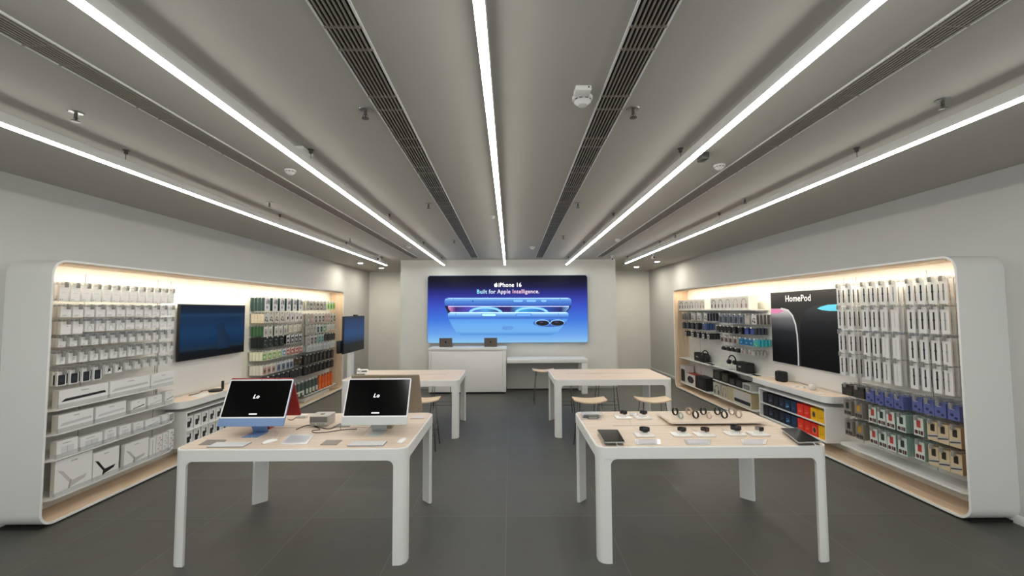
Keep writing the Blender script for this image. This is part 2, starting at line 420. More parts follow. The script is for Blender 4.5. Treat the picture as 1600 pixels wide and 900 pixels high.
def P_coil(c):
    return lambda W, Hh: arch(0, Hh * .35, W * .3, Hh * .28, W * .07, K(c)) + [rrect(-W * .3, -W * .22, Hh * .14, Hh * .36, .002, K(c)), rrect(W * .22, W * .3, Hh * .2, Hh * .36, .002, K(c))]
def P_plug(c):
    return lambda W, Hh: [rrect(-W * .05, W * .3, Hh * .3, Hh * .62, .003, K(c)), rrect(-W * .1, W * .0, Hh * .16, Hh * .4, .002, K(c))]
def P_charge(c, c2):
    return lambda W, Hh: [([(-W * .25, Hh * .55), (-W * .05, Hh * .9), (W * .05, Hh * .9), (-W * .1, Hh * .5)], K(c)), ([(W * .05, Hh * .6), (W * .15, Hh * .88), (W * .3, Hh * .88), (W * .2, Hh * .5)], K(c)),
                          (ell(-W * .05, Hh * .28, W * .2, Hh * .12), K(c2)), rect(W * .3, W * .42, Hh * .5, Hh * .8, K(c))]
def P_icons(a, b_):
    return lambda W, Hh: [rrect(-W * .2, W * .22, Hh * .45, Hh * .85, .003, K(a)), rrect(-W * .42, -W * .08, Hh * .08, Hh * .30, W * .12, K(b_)), rrect(0, W * .14, Hh * .08, Hh * .30, .003, K('#15151a')), rrect(W * .2, W * .44, Hh * .08, Hh * .30, .003, K(b_))]
def P_two(a):
    return lambda W, Hh: [(ell(-W * .15, Hh * .36, W * .16, Hh * .1), K(a)), (ell(W * .2, Hh * .18, W * .15, Hh * .09), K(a)), rect(-W * .3, W * .1, Hh * .72, Hh * .76, K('#c9c9e6'))]
def P_band(a):
    return lambda W, Hh: [rrect(-W * .2, W * .2, Hh * .5, Hh * .88, .003, K('#2c2620')), ([(-W * .46, Hh * .1), (W * .46, Hh * .22), (W * .46, Hh * .42), (-W * .46, Hh * .28)], K('#b9b6b4')), ([(-W * .46, Hh * .15), (W * .46, Hh * .27), (W * .46, Hh * .33), (-W * .46, Hh * .21)], K(a))]
def P_bud(c):
    return lambda W, Hh: arch(0, Hh * .4, W * .26, Hh * .3, W * .1, K(c)) + [(ell(-W * .2, Hh * .32, W * .12, Hh * .13, 10), K(c)), (ell(W * .16, Hh * .24, W * .14, Hh * .12, 10), K(c))]
def P_head(c):
    return lambda W, Hh: arch(0, Hh * .5, W * .28, Hh * .32, W * .05, K(c)) + [(ell(-W * .27, Hh * .28, W * .08, Hh * .2, 12), K(c)), (ell(W * .27, Hh * .28, W * .08, Hh * .2, 12), K(c))]
def P_bar(c, z=.45):
    return lambda W, Hh: [([(-W * .46, Hh * .34), (-W * .38, Hh * .50), (W * .43, Hh * .56), (W * .46, Hh * .42)], K(c)), rect(-W * .08, W * .08, Hh * .80, Hh * .84, K('#9c9c9c'))]
def P_slab(c):
    return lambda W, Hh: [([(-W * .38, Hh * .28), (-W * .34, Hh * .36), (W * .42, Hh * .52), (W * .42, Hh * .44)], K(c)), rect(-W * .08, W * .1, Hh * .78, Hh * .82, K('#a0a0a0'))]
def P_card(c):
    return lambda W, Hh: [rrect(-W * .3, W * .32, Hh * .2, Hh * .62, .004, K(c)), rect(-W * .25, W * .15, Hh * .8, Hh * .84, K('#9c9c9c')), rect(-W * .02, W * .01, Hh * .2, Hh * .62, K('#b5b5b5'))]
def P_tri(c, c2):
    return lambda W, Hh: [([(-W * .44, Hh * .72), (-W * .30, Hh * .66), (-W * .08, Hh * .34), (-W * .12, Hh * .26)], K(c)), ([(-W * .16, Hh * .10), (W * .30, Hh * .24), (W * .36, Hh * .34), (-W * .08, Hh * .30)], K(c)),
                          ([(-W * .16, Hh * .10), (-W * .10, Hh * .34), (-W * .06, Hh * .34), (-W * .10, Hh * .1)], K(c2)), rect(-W * .1, W * .08, Hh * .86, Hh * .89, K('#a8a8a8'))]
def P_writing(c):
    def f(W, Hh):
        L = []
        for k in range(6): L += arch((-.18 if k % 2 else .15) * W, Hh * (.12 + k * .14), W * .2, Hh * .09, W * .08, K(c))
        return L
    return f
def P_squares(c):
    return lambda W, Hh: [rrect(-W * .34, W * .34, Hh * .2, Hh * .8, W * .2, K(c)), (ell(0, Hh * .5, W * .2, Hh * .22), K('#3a3a3c'))]
def P_glyph(c):
    return lambda W, Hh: [([(-W * .3, Hh * .25), (W * .25, Hh * .35), (W * .25, Hh * .5), (-W * .3, Hh * .42)], K(c)), rect(-W * .3, W * .15, Hh * .55, Hh * .6, K(c))]
def P_none(W, Hh): return []

def kind(name, noun, cat, w, h, d, body, pic=P_none, tab=True, face=None):
    return dict(name=name, noun=noun, cat=cat, w=w, h=h, d=d, body=body, pic=pic, tab=tab, face=face, proto=None)
def build_pkg(k):
    """a package: origin at the bottom centre of its front face, front looking along -y"""
    if k['proto'] is None:
        w, h, d = k['w'], k['h'], k['d']
        mb = MB().box(-w / 2, w / 2, 0, d, 0, h, k['body'])
        if k['face']: mb.poly([(-w / 2, -.0003, 0), (w / 2, -.0003, 0), (w / 2, -.0003, h), (-w / 2, -.0003, h)], k['face'])
        me = mb.mesh(k['name'])
        ch = []
        L = k['pic'](w, h)
        if L:
            pm = MB()
            for j, (pts, m) in enumerate(L): pm.poly([(x, -.0008 - .0003 * j, z) for x, z in pts], m)
            ch.append(('printed_picture', pm.mesh('printed_picture', False)))
        if k['tab']:
            tw = min(w * .5, .03)
            ch.append(('hang_tab', MB().prism([(-tw, h), (tw, h), (tw * .7, h + .028), (-tw * .7, h + .028)], 'y', .001, .002, CLEAR).mesh('hang_tab')))
        k['proto'] = (me, ch)
    me, ch = k['proto']
    r = obj(k['name'], me)
    for n, m in ch: obj(n, m, r)
    return r

def hang_row(side, ys, ztop, kinds, row, place, group, behind=0, xf=None, gap=.045, tip='lock', near=None):
    """one rail with a hook for every package; ys run from left to right in the photograph"""
    s = SG[side]; xb = XBK[side]; xf = xf or XPF[side]; n = len(ys)
    ys = [yat(side, y, xf, ztop - .07) if y > 20 else y for y in ys]
    lo, hi = min(ys), max(ys)
    t = empty('hook_rail', (xb, lo, ztop))
    tag(t, f'white steel hook rail holding the {row} row, {place}', 'hook rail')
    a, b = sorted((s * .002, s * .02)); obj('rail_bar', MB().box(a, b, -.07, hi - lo + .07, .002, .022, SHM, .003), t)
    for i, y in enumerate(ys):
        kd = kinds[i] if isinstance(kinds, list) else kinds
        if kd is None: continue
        hz = .012; tipx = (xf - xb) + s * .035
        h = obj('hook', MB().tube([(s * .02, y - lo, hz), (tipx, y - lo, hz), (tipx + s * .004, y - lo, hz + .012)], .0025, WIREM, 5), t)
        lk = MB(); a, b = sorted((tipx - s * .018, tipx - s * .002))
        if tip == 'lock': lk.box(a, b, y - lo - .014, y - lo + .014, hz - .038, hz + .014, LOCKM, .003)
        else: lk.box(a, b, y - lo - .009, y - lo + .009, hz - .016, hz + .006, SHM, .002)
        obj('security_lock' if tip == 'lock' else 'hook_tip', lk, h)
        nb = (behind if near is None else near) if i == (0 if side == 'left' else n - 1) else behind
        for j in range(nb + 1):
            o = build_pkg(kd); o.location = (xf - s * j * gap, y, ztop - kd['h']); o.rotation_euler = (0, 0, RZ[side])
            if j == 0: lb = f"{kd['noun']}, {ORD[i]} from left in {row} row, {place}"
            else: lb = f"{kd['noun']}, {BEH[j]} behind {ORD[i]} from left, {row} row, {place}"
            tag(o, lb, kd['cat'], group)
    return t
def lsp(a, b, n): return [a + (b - a) * i / (n - 1) for i in range(n)]

# ---------------------------------------------------------------- left wall, near module: small white accessories
wt = K('#e7e6e4'); tan = K('#b9a88f'); wl = K('#ecebe9')
kA1 = kind('cable_box', 'tall slim white box', 'box', .078, .153, .02, wl, P_dots())
kA2 = kind('accessory_box', 'squarish white box', 'box', .092, .10, .03, wl, P_lines())
kA2b = kind('accessory_box', 'white box, coiled cable picture', 'box', .088, .105, .03, wl, P_coil('#bdbdbd'))
kA2c = kind('accessory_box', 'plain white box', 'box', .092, .12, .03, wl, lambda W, Hh: [rect(W * .1, W * .18, Hh * .6, Hh * .66, K('#555555'))])
kA4 = kind('adapter_box', 'small white box', 'box', .066, .082, .03, wl, P_lines('#b5b5b5'))
kA5 = kind('adapter_box', 'small white box', 'box', .075, .095, .03, wl, P_plug('#c9c9c9'))
kA6b = kind('phone_wallet_box', 'white box with black phone picture', 'box', .082, .128, .02, wl, P_phone('#1c1e26', '#2a2c36'))
kA6a = kind('adapter_box', 'white box, black plug picture', 'box', .075, .085, .02, wl, P_plug('#26262a'))
kA6 = kind('adapter_box', 'tiny white box', 'box', .066, .075, .02, wl, P_lines('#bbbbbb'))
pA = 'left wall'
RY = lambda a, b_, n, z: lsp(yat('left', a, None, z), yat('left', b_, None, z), n)
hang_row('left', RY(100, 268, 13, 2.08), 2.16, kA1, 'top', pA, 'slim white boxes, left wall', 2)
hang_row('left', RY(103, 268, 12, 1.9), 1.956, kA2, 'second', pA, 'white boxes in the second hook row, left wall', 2)
hang_row('left', RY(103, 267, 12, 1.75), 1.815, [kA2c] * 2 + [kA2b] * 4 + [kA2] * 6, 'third', pA, 'white boxes in the third hook row, left wall', 2)
hang_row('left', RY(97, 266, 13, 1.62), 1.661, kA4, 'fourth', pA, 'white boxes in the fourth hook row, left wall', 2)
hang_row('left', RY(95, 265.5, 13, 1.47), 1.515, kA5, 'fifth', pA, 'white boxes in the fifth hook row, left wall', 2)
hang_row('left', RY(96.5, 266, 12, 1.3), 1.35, [kA6b] * 4 + [kA6a] * 2 + [kA6] * 6, 'sixth', pA, 'white boxes in the sixth hook row, left wall', 1)
for z, nm in ((1.01, 'top'), (.788, 'second'), (.557, 'third'), (.212, 'lowest')):
    shelf('left', 3.87, 5.30, z, f'white shelf of boxed accessories at the near end of left wall, {nm}', lip=.04)
def on_shelf(side, items, z, group, xf=None):
    """items: (px0, px1, height, depth, kind name, label, category, body, picture) standing on a shelf"""
    xf = xf or XPF[side] - SG[side] * .012
    for (p0, p1, h, d, nm, lab, cat, body, pic) in items:
        y0, y1 = sorted((yat(side, p0, xf, z + h / 2), yat(side, p1, xf, z + h / 2)))
        k = kind(nm, '', cat, y1 - y0 - .004, h, d, body, pic, tab=False)
        o = build_pkg(k); o.location = (xf, (y0 + y1) / 2, z); o.rotation_euler = (0, 0, RZ[side]); tag(o, lab, cat, group)
G = 'white boxes on the left wall shelves'
on_shelf('left', [
    (91.5, 169, .165, .06, 'keyboard_box', 'long white box with black keyboard picture on the top left shelf', 'box', wl, P_bar('#17171a')),
    (171.5, 234.5, .165, .06, 'keyboard_box', 'long white box with pale keyboard picture in the middle of the top shelf', 'box', wl, P_bar('#c4c4c4')),
    (236, 273, .16, .06, 'keyboard_box', 'white box with pale keyboard picture at the right end of the top shelf', 'box', wl, P_bar('#cfcfcf'))], 1.01, G)
on_shelf('left', [
    (90.5, 146, .16, .06, 'keyboard_box', 'long white box with grey slab picture, left end of second shelf', 'box', wl, P_bar('#c8c8c8')),
    (149.5, 197, .155, .06, 'keyboard_box', 'long white box with grey slab picture, second on second shelf', 'box', wl, P_bar('#d0d0d0')),
    (204.5, 227.5, .13, .06, 'mouse_box', 'small white box with black mouse picture on the second shelf', 'box', wl, P_slab('#141414')),
    (231, 253, .13, .06, 'mouse_box', 'small white box with pale mouse picture right of the black mouse box', 'box', wl, P_slab('#c0c0c0')),
    (258, 272, .15, .06, 'trackpad_box', 'small white box with grey discs at the right end of second shelf', 'box', wl, P_slab('#888888'))], .788, G)
on_shelf('left', [
    (88, 122, .15, .06, 'charger_box', 'square white charger box at the left end of third shelf', 'box', wl, P_card('#dadada')),
    (125.5, 160, .125, .06, 'charger_box', 'wide white box with printed panel, second on third shelf', 'box', wl, P_card('#d2d2d2')),
    (163.5, 182, .13, .06, 'charger_box', 'upright white box, third on third shelf', 'box', wl, P_card('#d8d8d8')),
    (186.5, 204.5, .12, .06, 'charger_box', 'white box just left of the shelf upright, third shelf', 'box', wl, P_card('#d8d8d8')),
    (208.5, 224, .11, .06, 'charger_box', 'white box just right of the shelf upright, third shelf', 'box', wl, P_card('#d8d8d8')),
    (227, 250, .10, .05, 'charger_box', 'low wide white box with a black mark, third shelf', 'box', wl, P_slab('#9a9a9a')),
    (253, 262, .10, .05, 'charger_box', 'narrow white box near the right end of third shelf', 'box', wl, P_none),
    (263.5, 272, .10, .05, 'charger_box', 'narrow grey-faced box at the right end of third shelf', 'box', wl, lambda W, Hh: [rect(-W * .4, W * .4, Hh * .1, Hh * .9, K('#9a9d94'))])], .557, G)
on_shelf('left', [
    (85, 144, .32, .04, 'tablet_keyboard_box', 'largest white box with pale folding keyboard picture on the lowest shelf', 'box', wl, P_tri('#c9c3c3', '#a8a3a3')),
    (145, 186, .27, .04, 'tablet_keyboard_box', 'white box with black folding keyboard picture on the lowest shelf', 'box', wl, P_tri('#131313', '#131313')),
    (194, 232, .25, .04, 'tablet_keyboard_box', 'white box with grey folding keyboard picture, third on the lowest shelf', 'box', wl, P_tri('#bcbcbc', '#8c8c8c')),
    (234, 243, .22, .04, 'pencil_box', 'narrow plain white box right of the folding keyboard boxes', 'box', wl, lambda W, Hh: [rect(-.008, .008, Hh * .1, Hh * .9, K('#cfcfcf'))]),
    (244, 253, .23, .04, 'pencil_box', 'narrow white box with red writing on the lowest shelf', 'box', wl, P_writing('#c46a62')),
    (254, 262, .23, .04, 'pencil_box', 'narrow white box with grey writing on the lowest shelf', 'box', wl, P_writing('#a9b0a8')),
    (263.5, 271.5, .24, .04, 'pencil_box', 'narrow white box with dark violet writing, right end of lowest shelf', 'box', wl, P_writing('#4a3f66'))], .212, G)

# ---------------------------------------------------------------- left wall, middle: screen, oak ledge, cabinet
def wall_screen(side, px_near, px_far, z0, z1, x):
    pass
yn, yf = yat('left', 281, -4.33), yat('left', 383, -4.33)
t = empty('wall_mounted_screen', (-4.33, (yn + yf) / 2, 1.25)); W2 = (yf - yn) / 2
tag(t, 'large dark blue flat screen mounted on the left wall above the oak ledge', 'screen')
obj('screen_housing', MB().box(-.035, 0, -W2, W2, 0, .755, M('#101012', .35), .004), t)
SCRB = ramp_screen('blue_picture', 'Z', [(0, '#04070a'), (.10, '#050a10'), (.14, '#1a3040'), (.18, '#0b2c4c'), (.36, '#123c64'), (.55, '#10304f'), (.61, '#16405f'), (.64, '#0a2440'), (.72, '#081828')], .75)
obj('screen_glass', MB().box(.0002, .002, -W2 + .012, W2 - .012, .012, .743, SCRB), t)
g = MB(); figd = M('#0b2038', .25, emit=.35)
g.prism([(.05, .28), (.02, .40), (.04, .47), (.10, .50), (.18, .47), (.2, .4), (.24, .33), (.3, .28), (.3, .1), (.05, .1)], 'x', .0022, .0026, figd)
obj('reflected_figure', g, t)  # faint dark reflection on the glass, painted as a dimly glowing shape
mt = MB().box(-.07, -.035, -.2, .2, .2, .55, DSTEEL); obj('wall_mount', mt, t)

def ledge(side, y0, y1, z):
    s = SG[side]; xb = XBK[side]; xf = -4.09 if s > 0 else 4.04; D = abs(xf - xb)
    t = empty('oak_ledge', (xb, y0, z)); tag(t, f'thick white ledge with pale oak top below the {"screen on the left wall" if s > 0 else "poster on the right wall"}', 'ledge')
    def pts(i):
        p = rr(0 + i, D - i, i, y1 - y0 - i, .1 - i, 6, rs=(.1 - i, 0, 0, .1 - i)); return [(s * a, b) for a, b in p]
    obj('ledge_body', MB().prism(pts(0), 'z', -.085, -.003, WHITE), t)
    obj('oak_top', MB().prism(pts(.008), 'z', -.004, 0, OAK), t)
    return t
yLn, yLf = 5.33, 6.98
ledge('left', yLn, yLf, .770); ledge('right', 5.42, 7.12, .772)
def cabinet(side, y0, y1, z0, zt, zm, label):
    s = SG[side]; xb = XBK[side]; xf = -4.12 if s > 0 else 4.06; D = abs(xf - xb); L = y1 - y0
    t = empty('storage_cabinet', (xb, y0, 0)); tag(t, label, 'cabinet')
    def bx(a0, a1, *r, **k): return MB().box(min(s * a0, s * a1), max(s * a0, s * a1), *r, **k)
    obj('cabinet_top', bx(0, D, 0, L, zt - .018, zt, WHITE, bev=.003), t)
    obj('cabinet_base', bx(0, D, 0, L, z0, z0 + .02, WHITE, bev=.003), t)
    obj('side_panel', bx(0, D, 0, .02, z0 + .02, zt - .018, WHITE), t)
    obj('side_panel', bx(0, D, L - .02, L, z0 + .02, zt - .018, WHITE), t)
    obj('rear_panel', bx(0, .01, .02, L - .02, z0 + .02, zt - .018, M('#55555a', .6)), t)
    obj('cabinet_shelf', bx(.01, D - .006, .02, L - .02, zm - .014, zm, WHITE), t)
    lk = bx(D - .03, D + .004, .022, .05, zt - .05, zt - .03, STEEL); obj('lock', lk, t)
    return t
cabinet('left', 5.42, 6.9, .17, .625, .385, 'white cabinet of boxed phone cases under the left ledge')
cabinet('right', 5.47, 6.92, .17, .622, .40, 'white cabinet of coloured bags under the right ledge')
kC = kind('speaker_box', '', 'box', .118, .17, .12, K('#e9e8e4'), lambda W, Hh: [rrect(-W * .32, W * .12, Hh * .18, Hh * .62, .01, K('#232326')), rrect(W * .08, W * .26, Hh * .42, Hh * .84, .006, K('#2c2c30')), rect(-W * .3, W * .05, Hh * .84, Hh * .87, K('#aaaaaa'))], tab=False)
for r_, (z, nm) in enumerate(((.385, 'upper'), (.19, 'lower'))):
    for i in range(10):
        o = build_pkg(kC); o.location = (-4.15, 5.52 + i * .138, z); o.rotation_euler = (0, 0, PI / 2)
        tag(o, f'white box with black handset picture, {ORD[i]} from left in {nm} cabinet row', 'box', 'white boxes in the left cabinet')
cols = [('#f0b81a', '#e0a40c', 'yellow'), ('#f3bd16', '#e5aa10', 'yellow'), ('#e3301f', '#f06a4a', 'red'), ('#e8361f', '#f47a50', 'red'), ('#1d3450', '#2a4a70', 'navy blue'), ('#1a2c44', '#5ea0c8', 'navy blue'),
        ('#1c2030', '#3b4a66', 'dark navy'), ('#17171f', '#34344a', 'black'), ('#20222c', '#5a5a8a', 'black'), ('#191a20', '#33333f', 'black')]
for nm, z in (('upper', .40), ('lower', .19)):
    for i in range(10):
        c, c2, cn = cols[i]
        if nm == 'lower' and i == 1: c, c2, cn = cols[2]
        k = kind('speaker_bag', '', 'box', .124, .165 - .004 * (i % 2), .13, K(c), P_glyph(c2) if i % 2 == 0 else P_squares(c2) if i == 1 else P_glyph(c2), tab=False)
        o = build_pkg(k); o.location = (4.09, 5.585 + i * .135, z); o.rotation_euler = (0, 0, -PI / 2)
        tag(o, f'{cn} boxed bag, {ORD[i]} from right in the {nm} row of right cabinet', 'box', 'coloured boxes in the right cabinet')

# ---------------------------------------------------------------- left wall, case display B1 (right of the screen)
BW = '#e8e6e2'
kB1 = kind('charger_package', 'large white charger pack', 'box', .16, .225, .05, K('#1e3f3c'), P_charge('#3a3a3a', '#9a9a9a'), face=K('#dedede'))
kB2 = kind('earphone_package', 'white earphone pack', 'box', .14, .155, .05, K('#d9cdb4'), P_bud('#1a1a1a'), face=K('#d8d4cc'))
kB2w = kind('charger_package', 'white pack with adapter picture', 'box', .13, .15, .05, K('#cfcabd'), P_plug('#222222'), face=K('#dcdad6'))
kB3g = kind('phone_case_package', 'white pack, grey picture', 'phone case', .13, .165, .05, K('#2c5a34'), P_phone('#b8b4ac', '#8a8884'), face=K('#e0dcd4'))
kB3 = kind('cable_package', 'cream pack with cable picture', 'cable pack', .13, .125, .05, K('#cfc6b4'), P_coil('#7a6a5a'), face=K('#e6ded0'))
kB4 = kind('phone_case_package', 'black pack, green disc', 'phone case', .15, .17, .05, K('#16211e'), P_two('#50645c'))
kB4w = kind('phone_case_package', 'white pack, black picture', 'phone case', .12, .155, .05, K('#26262a'), P_phone('#2c2c30', '#d8d8da'), face=K('#e6e6e8'))
kB5 = kind('phone_case_package', 'pale green pack', 'phone case', .125, .145, .05, K('#dfe0c4'), P_phone('#7fae62', '#cfe0b8'))
kB5b = kind('phone_case_package', 'white pack with blue edge', 'phone case', .12, .13, .05, K('#8fb0c8'), P_phone('#5c86a4', '#d6dde0'), face=K('#e4e4e2'))
kB5r = kind('phone_case_package', 'white pack, red picture', 'phone case', .12, .13, .05, K('#c07868'), P_phone('#b8483a', '#e2d8d2'), face=K('#ded8d2'))
kB6 = kind('phone_case_package', 'white pack, blue-grey picture', 'phone case', .14, .16, .05, K('#aeb4bc'), P_phone('#6a7488', '#2f3a52'), face=K('#d8dade'))
kB6p = kind('phone_case_package', 'cream pack, pink picture', 'phone case', .14, .16, .05, K('#dcd8cc'), P_phone('#c0968a', '#4a4a44'), face=K('#dedad2'))
kB6b = kind('phone_case_package', 'brown pack', 'phone case', .13, .13, .05, K('#5c4a3a'), P_phone('#2a241e', '#8a7456'))
kBk = kind('phone_case_package', 'black pack', 'phone case', .14, .15, .05, K('#1c1b1d'), P_phone('#3c3b3e', '#1a1a1c'))
kG1 = kind('phone_case_package', 'clear grey case pack', 'phone case', .13, .19, .04, K('#b4b2a8'), P_phone('#9c9a8e', '#c8c6ba'))
kG1b = kind('phone_case_package', 'dark-rimmed clear case pack', 'phone case', .13, .19, .04, K('#c4c2ba'), P_phone('#6c6a64', '#d4d2ca'))
kGn = kind('phone_case_package', 'bright green case pack', 'phone case', .12, .17, .04, K('#d6dcc8'), P_phone('#7cd03c', '#4c8c30'))
kG2p = kind('phone_case_package', 'pale pink case pack', 'phone case', .13, .17, .04, K('#c4aca4'), P_phone('#b4948c', '#d4c0b8'))
kG2d = kind('phone_case_package', 'white pack, slim dark case', 'phone case', .12, .17, .04, K('#d6d4cc'), P_phone('#4c4a46', '#b0aea6'))
kG3b = kind('phone_case_package', 'dark teal case pack', 'phone case', .13, .16, .04, K('#d8d8d2'), P_phone('#1f3a44', '#3c8078'))
kG3g = kind('phone_case_package', 'green-printed case pack', 'phone case', .13, .16, .04, K('#c8ccbc'), P_phone('#4c9a4c', '#d8dcd0'))
kG3w = kind('phone_case_package', 'white ring card', 'phone case', .13, .13, .04, K('#dad8d0'), P_coil('#8c8a84'))
kG4t = kind('phone_case_package', 'teal case pack', 'phone case', .13, .16, .04, K('#b4c4c0'), P_phone('#4c8a8c', '#8cb8b4'))
kG5 = kind('phone_case_package', 'small white card', 'phone case', .13, .14, .04, K('#d2d6d6'), P_coil('#5c6468'))
kTube = kind('cable_package', 'black slim pack', 'cable pack', .13, .19, .04, K('#2c2826'), P_strap('#5a5450', .05))
kTb2 = kind('cable_package', 'black pack with dark plug', 'cable pack', .13, .17, .04, K('#252223'), P_plug('#4c4a4a'))
pB = 'left wall middle'
def YS(side, *px): return [380 + p / 8.18 for p in px]
GB = 'accessory packs on the wall right of the left screen'
hang_row('left', YS('left', 310, 410, 500, 585, 660, 735), 2.136, kB1, 'top', pB, GB, 1, near=3, gap=.06, tip='white')
hang_row('left', YS('left', 295, 360, 430, 500, 565, 625, 685, 735), 1.86, [kB2] * 4 + [kB2w] * 4, 'second', pB, GB, 1, near=3, gap=.055, tip='white')
hang_row('left', YS('left', 290, 350, 425, 480, 540, 605, 665, 720), 1.64, [kB3g] * 5 + [kB3] * 3, 'third', pB, GB, 1, near=3, gap=.055, tip='white')
hang_row('left', YS('left', 290, 355, 425, 495, 575, 630, 680, 730), 1.45, [kB4] * 4 + [kB4w] * 4, 'fourth', pB, GB, 1, near=3, gap=.055, tip='white')
hang_row('left', YS('left', 270, 340, 400, 465, 525, 575, 630, 685, 735), 1.215, [kB5] * 4 + [kB5b] + [kB5r] * 4, 'fifth', pB, GB, 1, near=3, gap=.055, tip='white')
hang_row('left', YS('left', 275, 330, 390, 455, 515, 570, 615, 670, 725), .985, [kB6p] * 3 + [kB6] * 4 + [kB6b] * 2, 'sixth', pB, GB, 1, near=3, gap=.055, tip='white')
hang_row('left', YS('left', 300, 370, 440, 500, 560, 620, 670, 725), .775, kBk, 'seventh', pB, GB, 1, gap=.055, tip='white')
pB2 = 'far left wall'; GB2 = 'cases at the far end of the left wall'
hang_row('left', YS('left', 830, 870, 910, 955, 1000, 1045, 1090, 1125, 1160), 2.11, [kG1, kG1b, kG1, kG1b, kG1b, kG1] + [kGn] * 3, 'top', pB2, GB2, 1, gap=.06, tip='white')
hang_row('left', YS('left', 835, 880, 930, 980, 1025, 1060, 1095, 1130, 1165), 1.835, [kG1, kG2p, kG2d, kG2d, kG2d, kG2p, kG2p, kG1b, kG2d], 'second', pB2, GB2, 1, gap=.06, tip='white')
hang_row('left', YS('left', 835, 880, 920, 960, 1000, 1040, 1090, 1125, 1160), 1.60, [kG1, kG1, kG1, kG3b, kG3b, kG3g, kG3w, kG3w, kG3w], 'third', pB2, GB2, 1, gap=.06, tip='white')
hang_row('left', YS('left', 835, 880, 925, 975, 1015, 1055, 1095, 1125, 1160), 1.385, [kG1, kG2d, kG2d, kG4t, kG4t, kBk, kBk, kBk, kBk], 'fourth', pB2, GB2, 1, gap=.06, tip='white')
hang_row('left', YS('left', 845, 890, 930, 965, 1000, 1045, 1090, 1125, 1160), 1.20, kG5, 'fifth', pB2, GB2, 1, gap=.06, tip='white')
hang_row('left', YS('left', 800, 845, 895, 945, 995, 1045, 1095, 1140), 1.005, kTube, 'sixth', pB2, GB2, 1, gap=.06, tip='white')
hang_row('left', YS('left', 800, 845, 895, 945, 995, 1045, 1095, 1140), .77, kTb2, 'seventh', pB2, GB2, 1, gap=.06, tip='white')
shelf('left', 8.62, 10.18, .185, 'long white shelf of bottles at the far end of the left wall')
shelf('left', 7.05, 8.55, .30, 'short white shelf behind the red desktop computer, left wall')
dr = empty('storage_box', (-4.42, 8.7, .04)); tag(dr, 'low white rounded storage box under the far left shelf', 'storage box')
obj('drawer_front', MB().prism(rr(0, 1.2, 0, .08, .03, 4), 'x', .0, .2, WHITE), dr)
for i in range(12):
    og = i >= 7
    m = K('#e0621c') if og else K('#46564e'); y = yat('left', 380 + (705, 750, 800, 850, 890, 930, 970, 1010, 1050, 1085, 1120, 1155)[i] / 8.18)
    t = empty('bottle', (-4.21, y, .185))
    tag(t, f"{'orange' if og else 'dark green and white'} bottle, {ORD[i - 7 if og else i]} of its colour from left on the far left shelf", 'bottle', 'bottles on the far left shelf')
    obj('bottle_body', MB().lathe([(.028, 0), (.040, .005), (.040, .24), (.028, .27), (.02, .28)], m, seg=14), t)
    obj('cap', MB().lathe([(.022, .28), (.022, .31), (.016, .315)], M('#d8d8d4') if not og else K('#b84a14'), seg=12), t)
    lb = MB()
    for a0 in range(6):
        a = -1.2 + a0 * .4; b_ = a + .4
        lb.poly([(.0405 * math.cos(q), .0405 * math.sin(q), z) for q, z in ((a, .03), (b_, .03), (b_, .13), (a, .13))], K('#d8dccc') if not og else K('#e87a3a'))
    obj('paper_label', lb, t)

# ---------------------------------------------------------------- right wall, near module: watch bands and cases
kW = kind('watch_band_package', 'white pack, black strap', 'watch band', .078, .262, .016, K('#e3e2de'), P_strap('#141416', .017))
kWl = kind('watch_band_package', 'white pack, grey strap', 'watch band', .078, .262, .016, K('#e3e2de'), P_strap('#9c9a96', .015))
kWt = kind('watch_band_package', 'white pack, brown-grey strap', 'watch band', .078, .262, .016, K('#e3e2de'), P_strap('#8a7a72', .015))
kWb = kind('watch_band_package', 'white pack, navy strap', 'watch band', .078, .262, .016, K('#e3e2de'), P_strap('#20263a', .016))
kWw = kind('watch_band_package', 'white pack, white strap', 'watch band', .078, .262, .016, K('#e3e2de'), P_strap('#d3d1cd', .014))
pW = 'near end of right wall'
groups = [([1311, 1326.5], 'left two'), ([1350, 1364, 1379, 1395.5], 'middle four'), ([1421, 1438.7, 1456.7, 1474], 'right four')]
mat = [[kW, kW, kW, kW, kW, kWl, kW, kW, kW, kWt], [kW, kW, kW, kW, kWl, kWw, kW, kW, kW, kWl],
       [kW, kW, kW, kW, kWw, kWw, kW, kWb, kW, kWl], [kW, kW, kW, kW, kWl, kWw, kW, kWb, kW, kWl]]
for r_, (z, rn) in enumerate(((2.182, 'top'), (1.916, 'second'), (1.618, 'third'), (1.345, 'fourth'))):
    c = 0
    for pxs, gn in groups:
        ks = mat[r_][c:c + len(pxs)]; c += len(pxs)
        if r_ == 0:
            ks = [dict(k, h=.24, proto=None) for k in ks]
        hang_row('right', [yat('right', p, None, 2.06) for p in pxs], z, ks, rn, f'right wall, {gn}', 'watch band packs on the right wall', 2, gap=.055)
kPur = kind('earphone_case_package', 'violet-blue pack', 'case pack', .105, .135, .05, K('#5c669e'), P_two('#2c2a54'))
kCam = kind('earphone_case_package', 'dark camouflage pack', 'case pack', .15, .125, .05, M('#3c362c', .6, noise=.5, nscale=40), P_none)
kGr = kind('adapter_package', 'grey-brown pack', 'case pack', .11, .18, .06, K('#8c8478'), P_icons('#2a2a2c', '#3c3836'))
kGry = kind('adapter_package', 'grey-brown pack, yellow picture', 'case pack', .11, .18, .06, K('#8c8478'), P_icons('#c89a2c', '#3c3836'))
kRd = kind('adapter_package', 'green-edged pack, red picture', 'case pack', .10, .18, .06, K('#8ea89c'), P_icons('#b8463a', '#5c2c34'), face=K('#d6dad2'))
